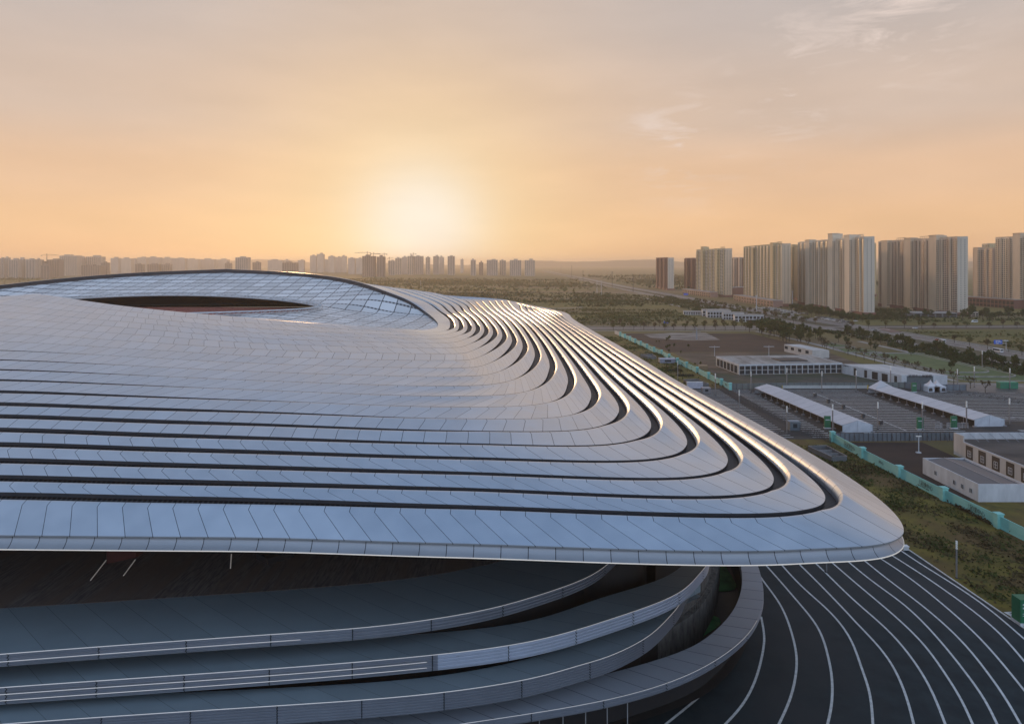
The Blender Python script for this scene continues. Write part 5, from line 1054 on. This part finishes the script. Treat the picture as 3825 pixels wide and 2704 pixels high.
for i, (x, y) in enumerate(((1330, 640), (1280, 665), (1210, 690), (1380, 800), (1450, 880), (1520, 1010), (1560, 780), (1750, 1090))):
    g_ = G(*c3(x, y)); 
    for j in range(2): plant('round', g_[0] + J(6), g_[1] + J(6), random.uniform(.35, .6), 'bush-like tree on waste ground behind the teal fence', 'bushes behind the teal fence')
for k_ in PROTO.values():
    for pr in k_:
        if pr.name not in used:
            for q in [c for c in bpy.data.objects if c.parent == pr]: bpy.data.objects.remove(q)
            bpy.data.objects.remove(pr)
# scrub and woods on the plain, nobody could count them
def scrub(name, pts, n, hgt, mat, size, seed, label):
    rg = np.random.default_rng(seed); mb = MB(); pts = np.array(pts, float); lo_, hi_ = pts.min(0), pts.max(0); k_ = 0; m_ = len(pts)
    cc = [rg.uniform(lo_, hi_) for _ in range(max(8, n // 110))]
    def inside(p):
        c = False; j = m_ - 1
        for i in range(m_):
            if (pts[i][1] > p[1]) != (pts[j][1] > p[1]) and p[0] < (pts[j][0] - pts[i][0]) * (p[1] - pts[i][1]) / (pts[j][1] - pts[i][1]) + pts[i][0]: c = not c
            j = i
        return c
    while k_ < n:
        c = cc[rg.integers(len(cc))]; p = c + rg.normal(size=2) * (hi_ - lo_) * np.array((.06, .014))
        if rg.random() < .12: p = rg.uniform(lo_, hi_)
        if not inside(p): k_ += .2; continue
        k_ += 1; z = rg.uniform(0, hgt) * rg.uniform(.3, 1); a = rg.normal(size=3) * size; b_ = rg.normal(size=3) * size; a[2] *= .6; q = np.array((p[0], p[1], z + size * .4)); mb.poly([q - a, q + b_, q + a, q - b_])
    o = mb.build(name, [mat]); tag(o, label, 'scrub', kind='stuff')
scrub('scrub', [(-20, 700), (120, 700), (205, 760), (215, 930), (150, 940), (-60, 930)], 5000, 2.2, M_LEAF[1], .8, 31, 'low olive scrub on the open field before the white camp')
scrub('scrub', [(-200, 985), (100, 990), (230, 1000), (225, 1400), (-250, 1500)], 6000, 3.5, M_LEAF[0], 1.3, 32, 'dark scrub and thickets across the middle plain')
scrub('scrub', [(-700, 1500), (240, 1500), (230, 2600), (-1200, 2600)], 7000, 5, M_LEAF[1], 2.4, 33, 'hazy thickets on the far plain below the sun')
scrub('woods', [(330, 1600), (1100, 1750), (1400, 3200), (330, 3200)], 6000, 7, M_LEAF[0], 2.8, 34, 'hazy woods right of the receding avenue')
scrub('scrub', [(-1600, 1500), (-500, 1300), (-600, 2600), (-2300, 2700)], 5000, 5, M_LEAF[0], 2.6, 35, 'hazy thickets at the far left below the skyline')
scrub('scrub', [(378, 470), (620, 470), (700, 645), (362, 640)], 7000, 1.6, M_LEAF[1], .6, 36, 'weedy growth on the plot beyond the avenue')
scrub('scrub', [(240, 700), (285, 720), (285, 1250), (225, 1300), (232, 950), (258, 760)], 6000, 4, M_LEAF[0], 1.0, 37, 'dark undergrowth between the lane and the avenue')
scrub('undergrowth', [(113.4, 250), (114.2, 250), (121.4, 100), (118.6, 100)], 900, .9, M_LEAF[2], .22, 38, 'dry weeds along the foot of the teal fence')
scrub('undergrowth', [(378, 740), (720, 740), (720, 812), (378, 990)], 6000, 3., M_LEAF[0], .9, 39, 'dark shrubs at the foot of the tower blocks')
scrub('undergrowth', [(286, 372), (312, 372), (312, 640), (286, 640)], 7000, 2.2, M_LEAF[0], .55, 40, 'dark hedge planting under the belt trees')
scrub('grass_tufts', [(90.5, 95), (117, 105), (114, 240), (88, 245), (90, 157)], 9000, .3, M_LEAF[1], .2, 41, 'tufts of olive grass on the near lawn')
scrub('dry_tufts', [(90.5, 95), (117, 105), (114, 240), (88, 245), (90, 157)], 5000, .25, M_LEAF[2], .2, 42, 'brown dry tufts on the near lawn')
scrub('grass_tufts', [(60, 360), (112, 350), (98, 590), (40, 600)], 5000, .5, M_LEAF[1], .4, 43, 'tufts of grass on the green strip behind the roof edge')
# ---------------------------------------------------------------- vehicles
def make_vehicle(name, l, w, h, col, van=False):
    e = empty(name, (0, 0, -500), 'x', 'van' if van else 'car'); m = plain(name + '_' + col[0], col[1], .35, .1)
    mb = MB(); y0, y1 = -l / 2, l / 2; prof = [(y0, .35), (y0, .8), (y0 + .15, .95), (y1 - 1.1, 1.0), (y1, .8), (y1, .35)] if not van else [(y0, .35), (y0, h - .15), (y0 + .2, h), (y1 - 1.3, h), (y1 - .55, 1.15), (y1, .95), (y1, .35)]
    mb.grid([[(s_ * w / 2, y, z) for y, z in prof] for s_ in (-1, 1)], None, 0); 
    for s_ in (-1, 1): mb.poly([(s_ * w / 2, y, z) for y, z in prof])
    mb.build('body', [m], e)
    mb = MB()
    if van:
        for s_ in (-1, 1): mb.box(s_ * w / 2 - .02, s_ * w / 2 + .02, y0 + .5, y1 - 1.3, 1.25, h - .35)
        mb.box(-w * .42, w * .42, y0 - .02, y0 + .02, 1.3, h - .35)
        mb.build('window', [M_GLASS], e)
    else:
        q = [(-w * .44, y0 + .35), (w * .44, y0 + .35), (w * .44, y1 - 1.35), (-w * .44, y1 - 1.35)]; b = mb.n(); k_ = .82
        for x, y in q: mb.v.append((x, y, .97))
        for x, y in q: mb.v.append((x * k_, y * .78 - .1, h))
        for i in range(4): j = (i + 1) % 4; mb.face((b + i, b + j, b + 4 + j, b + 4 + i))
        mb.build('window', [M_GLASS], e); mb = MB(); mb.poly([(x * k_, y * .78 - .1, h + .004) for x, y in q]); mb.build('roof', [m], e)
    for sx in (-1, 1):
        for yy in (y0 + .8, y1 - .85): mb = MB(); mb.tube((sx * (w / 2 - .2), yy, .33), (sx * (w / 2 + .02), yy, .33), .33, n=10); mb.build('wheel', [M_BLACKW], e)
    return remember(e)
WHITEP = ('white', (.62, .62, .62)); CARS = {'white': make_vehicle('parked_car', 4.6, 1.85, 1.5, WHITEP), 'grey': make_vehicle('parked_car', 4.6, 1.85, 1.5, ('grey', (.16, .16, .17))), 'black': make_vehicle('parked_car', 4.7, 1.9, 1.6, ('black', (.02, .02, .022))), 'red': make_vehicle('car', 4.5, 1.8, 1.5, ('red', (.35, .03, .03))), 'van': make_vehicle('van', 6.2, 2.1, 2.5, ('white', (.66, .66, .66)), True), 'bus': make_vehicle('minibus', 8.5, 2.3, 2.8, ('pale', (.60, .60, .60)), True)}
cused = set()
def park(k_, g_, rz, label, group):
    c = CARS[k_]
    if k_ not in cused: cused.add(k_); c.location = (g_[0], g_[1], .045); c.rotation_euler[2] = rz; c['label'] = label; c['group'] = group
    else: dup(c, (g_[0], g_[1], .045), rz, 1., label, group)
for k_, pt, rz, lab in (('van', c6(505, 338), .05, 'white van driving on the avenue beside a red car'), ('red', c6(462, 318), .05, 'red car partly hidden behind the white van'), ('bus', c6(1045, 432), .05, 'pale minibus on the avenue nearest the blue road sign'), ('white', c5(280, 248), -1.5, 'white car, left of three on the cross street'), ('white', c5(375, 252), -1.5, 'white car, middle of three on the cross street'), ('white', c5(512, 264), -1.5, 'white car, right of three on the cross street'), ('white', c5(678, 352), .4, 'white car turning at the striped traffic island'), ('van', c6(822, 142), 1.6, 'white van parked by the cross street under the right-hand towers'), ('white', c6(243, 203), 1.6, 'white car waiting beyond the traffic island')):
    park(k_, G(*pt), rz, lab, 'vehicles on the streets')
for r_ in range(3):
    for i in range(12): park(random.choice(('white', 'white', 'grey', 'black')), (344 + r_ * 9 + J(.3), 850 + i * 11 + J(.5)), 1.57 + J(.05), 'parked car in the lot by the sunlit tan tower', 'cars parked near the light masts')
for r_ in range(2):
    for i in range(16): park(random.choice(('white', 'white', 'grey', 'black')), (352 + r_ * 6 + J(.3), 735 + i * 4.2 + J(.4)), 1.57 + J(.05), 'parked car in the dense lot below the biggest slab', 'cars parked below the biggest slab')
for r_ in range(2):
    for i in range(18): park(random.choice(('white', 'white', 'grey', 'black')), (560 + i * 5.2 + J(.4), 722 + r_ * 9 + J(.4)), J(.05), 'parked car in the lot before the right-hand towers', 'cars parked before the right-hand towers')
# traffic island with striped kerbs
mb = MB(); q = [G(*c5(x, y)) for x, y in ((735, 335), (800, 325), (870, 345), (960, 365), (860, 372), (780, 350))]; mb.hexa([(p_[0], p_[1]) for p_ in q][::-1], 0.05, .25); o = mb.build('traffic_island', [noise_mat('brick_island', (.12, .07, .055), (.2, .12, .1), .3, .85)]); tag(o, kind='structure')
mb = MB()
for t in np.linspace(0, 1, 9): p_ = G(*c5(755 + 80 * t, 338 + 8 * t)); mb.box(p_[0] - .6, p_[0] + .6, p_[1] - 2.2, p_[1] + 2.2, .252, .262)
o = mb.build('island_markings', [M_PAINT]); tag(o, kind='structure')
# ---------------------------------------------------------------- sky, sun, air, camera
SUN_AZ, SUN_EL = math.radians(-17.0), math.radians(5.5)      # lamp and sky share the direction
SD = (math.sin(SUN_AZ) * math.cos(SUN_EL), math.cos(SUN_AZ) * math.cos(SUN_EL), math.sin(SUN_EL))
W = bpy.data.worlds.new('World'); SC.world = W; W.use_nodes = True
nt = W.node_tree; nt.nodes.clear()
out = N(nt, 'ShaderNodeOutputWorld')
sky = N(nt, 'ShaderNodeTexSky', sky_type='NISHITA'); sky.sun_disc = False; sky.sun_elevation = SUN_EL; sky.sun_rotation = SUN_AZ
sky.air_density = 1.0; sky.dust_density = .4; sky.ozone_density = 3.0
bg1 = N(nt, 'ShaderNodeBackground'); L(nt, sky.outputs[0], bg1.inputs[0]); bg1.inputs[1].default_value = SKY_STR
tc = N(nt, 'ShaderNodeTexCoord'); sp = N(nt, 'ShaderNodeSeparateXYZ'); L(nt, tc.outputs['Generated'], sp.inputs[0])
ramp = N(nt, 'ShaderNodeValToRGB'); L(nt, sp.outputs[2], ramp.inputs[0])
cr = ramp.color_ramp; cr.interpolation = 'EASE'
stops = RAMP
cr.elements[0].position = stops[0][0]; cr.elements[0].color = (*srgb(stops[0][1]), 1)
cr.elements[1].position = stops[-1][0]; cr.elements[1].color = (*srgb(stops[-1][1]), 1)
for p_, c_ in stops[1:-1]:
    e = cr.elements.new(p_); e.color = (*srgb(c_), 1)
hi = N(nt, 'ShaderNodeMapRange'); L(nt, sp.outputs[2], hi.inputs['Value']); hi.inputs['From Min'].default_value = .42; hi.inputs['From Max'].default_value = .8; hi.inputs['To Min'].default_value = 1.; hi.inputs['To Max'].default_value = ZEN
vz = N(nt, 'ShaderNodeVectorMath', operation='SCALE'); L(nt, ramp.outputs[0], vz.inputs[0]); L(nt, hi.outputs[0], vz.inputs['Scale'])
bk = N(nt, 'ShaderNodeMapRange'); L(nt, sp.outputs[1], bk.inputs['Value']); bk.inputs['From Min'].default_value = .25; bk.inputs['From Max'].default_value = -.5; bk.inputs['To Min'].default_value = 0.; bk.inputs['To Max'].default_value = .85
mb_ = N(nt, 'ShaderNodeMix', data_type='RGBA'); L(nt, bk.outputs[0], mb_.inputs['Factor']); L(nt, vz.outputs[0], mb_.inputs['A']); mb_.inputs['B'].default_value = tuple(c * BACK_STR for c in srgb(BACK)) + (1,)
# warm glow of the sun behind haze
GD = PD(1572, 855, 1000.); GD = np.array((GD[0], GD[1], GD[2] - H)); GD /= np.linalg.norm(GD)
dt = N(nt, 'ShaderNodeVectorMath', operation='DOT_PRODUCT'); nv = N(nt, 'ShaderNodeVectorMath', operation='NORMALIZE'); L(nt, tc.outputs['Generated'], nv.inputs[0])
L(nt, nv.outputs[0], dt.inputs[0]); dt.inputs[1].default_value = tuple(GD)
ang = mth(nt, 'ARCCOSINE', dt.outputs['Value'])
def lobe(width, power=2.):
    q = mth(nt, 'POWER', mth(nt, 'DIVIDE', ang, math.radians(width)), power); return mth(nt, 'EXPONENT', mth(nt, 'MULTIPLY', q, -1.))
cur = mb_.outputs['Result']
for wd, pw, col, amt in GLOWS:
    g = mth(nt, 'MULTIPLY', lobe(wd, pw), amt)
    mx = N(nt, 'ShaderNodeMix', data_type='RGBA'); L(nt, g, mx.inputs['Factor']); L(nt, cur, mx.inputs['A']); mx.inputs['B'].default_value = (*srgb(col), 1); cur = mx.outputs['Result']
# thin high cloud: wisps on the upper right and faint streaks elsewhere
mp = N(nt, 'ShaderNodeMapping'); L(nt, nv.outputs[0], mp.inputs[0]); mp.inputs['Rotation'].default_value = (0, math.radians(28), math.radians(12)); mp.inputs['Scale'].default_value = (3.2, 3.2, 13.)
nz = N(nt, 'ShaderNodeTexNoise'); nz.inputs['Scale'].default_value = 2.6; nz.inputs['Detail'].default_value = 9; nz.inputs['Roughness'].default_value = .66; nz.inputs['Distortion'].default_value = .5
L(nt, mp.outputs[0], nz.inputs['Vector'])
mr = N(nt, 'ShaderNodeMapRange'); L(nt, nz.outputs['Fac'], mr.inputs['Value']); mr.inputs['From Min'].default_value = .50; mr.inputs['From Max'].default_value = .64
cl = mr.outputs[0]; mask = None
for (cx_, cy_, wd, amt) in CLOUDS:
    D = PD(cx_, cy_, 1000.); D = np.array((D[0], D[1], D[2] - H)); D /= np.linalg.norm(D)
    d2 = N(nt, 'ShaderNodeVectorMath', operation='DOT_PRODUCT'); L(nt, nv.outputs[0], d2.inputs[0]); d2.inputs[1].default_value = tuple(D)
    a2 = mth(nt, 'ARCCOSINE', d2.outputs['Value']); q = mth(nt, 'POWER', mth(nt, 'DIVIDE', a2, math.radians(wd)), 2.)
    g = mth(nt, 'MULTIPLY', mth(nt, 'EXPONENT', mth(nt, 'MULTIPLY', q, -1.)), amt); mask = g if mask is None else mth(nt, 'MAXIMUM', mask, g)
cf = mth(nt, 'MULTIPLY', cl, mask)
mx = N(nt, 'ShaderNodeMix', data_type='RGBA'); L(nt, cf, mx.inputs['Factor']); L(nt, cur, mx.inputs['A']); mx.inputs['B'].default_value = (*srgb('#f0dcd0'), 1); cur = mx.outputs['Result']
# large soft unevenness of the veil
n2 = N(nt, 'ShaderNodeTexNoise'); n2.inputs['Scale'].default_value = 1.6; n2.inputs['Detail'].default_value = 5; L(nt, mp.outputs[0], n2.inputs['Vector'])
mr = N(nt, 'ShaderNodeMapRange'); L(nt, n2.outputs['Fac'], mr.inputs['Value']); mr.inputs['From Min'].default_value = .3; mr.inputs['From Max'].default_value = .7; mr.inputs['To Min'].default_value = .955; mr.inputs['To Max'].default_value = 1.04
vm = N(nt, 'ShaderNodeVectorMath', operation='SCALE'); L(nt, cur, vm.inputs[0]); L(nt, mr.outputs[0], vm.inputs['Scale'])
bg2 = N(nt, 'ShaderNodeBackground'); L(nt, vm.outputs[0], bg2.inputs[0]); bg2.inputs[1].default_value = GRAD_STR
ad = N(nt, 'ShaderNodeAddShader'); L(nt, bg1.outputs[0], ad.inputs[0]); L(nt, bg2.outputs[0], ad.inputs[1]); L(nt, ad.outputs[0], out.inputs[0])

ld = bpy.data.lights.new('sun', 'SUN'); ld.energy = SUN_E; ld.angle = math.radians(2.2); ld.color = (1, .60, .30)
lo = bpy.data.objects.new('sun', ld); COL.objects.link(lo)
from mathutils import Vector
lo.rotation_euler = Vector(SD).to_track_quat('Z', 'Y').to_euler()

if HAZE:
    mb = MB(); mb.box(-9000, 9000, -400, 13500, -1.5, HAZE_TOP)
    m = bpy.data.materials.new('haze'); m.use_nodes = True; t = m.node_tree; t.nodes.clear()
    o_ = N(t, 'ShaderNodeOutputMaterial'); v = N(t, 'ShaderNodeVolumePrincipled'); v.inputs['Color'].default_value = (*HAZE_COL, 1); v.inputs['Density'].default_value = HAZE
    v.inputs['Anisotropy'].default_value = .5
    L(t, v.outputs[0], o_.inputs['Volume'])
    hz = mb.build('haze', [m]); tag(hz, 'warm dusty evening haze over the plain', 'haze', kind='stuff')

cd = bpy.data.cameras.new('camera'); cam = bpy.data.objects.new('camera', cd); COL.objects.link(cam); SC.camera = cam
cam.location = (0, 0, H); cam.rotation_euler = (math.radians(90), 0, 0)
cd.sensor_fit = 'HORIZONTAL'; cd.sensor_width = 36; cd.lens = F / 3825 * 36
cd.shift_x = (1912.5 - CX) / 3825; cd.shift_y = -(1352 - HY) / 3825
cd.clip_start = .5; cd.clip_end = 40000
SC.view_settings.view_transform = 'Standard'; SC.view_settings.look = 'None'; SC.view_settings.exposure = EXPO; SC.view_settings.gamma = 1
try: SC.view_settings.use_curve_mapping = False
except Exception: pass
SC.render.engine = 'CYCLES'; SC.cycles.use_denoising = True; SC.cycles.max_bounces = 6; SC.cycles.diffuse_bounces = 3; SC.cycles.glossy_bounces = 3
SC.cycles.volume_bounces = 1; SC.cycles.transparent_max_bounces = 6; SC.cycles.sample_clamp_indirect = 4
try: SC.cycles.volume_step_rate = 5
except Exception: pass
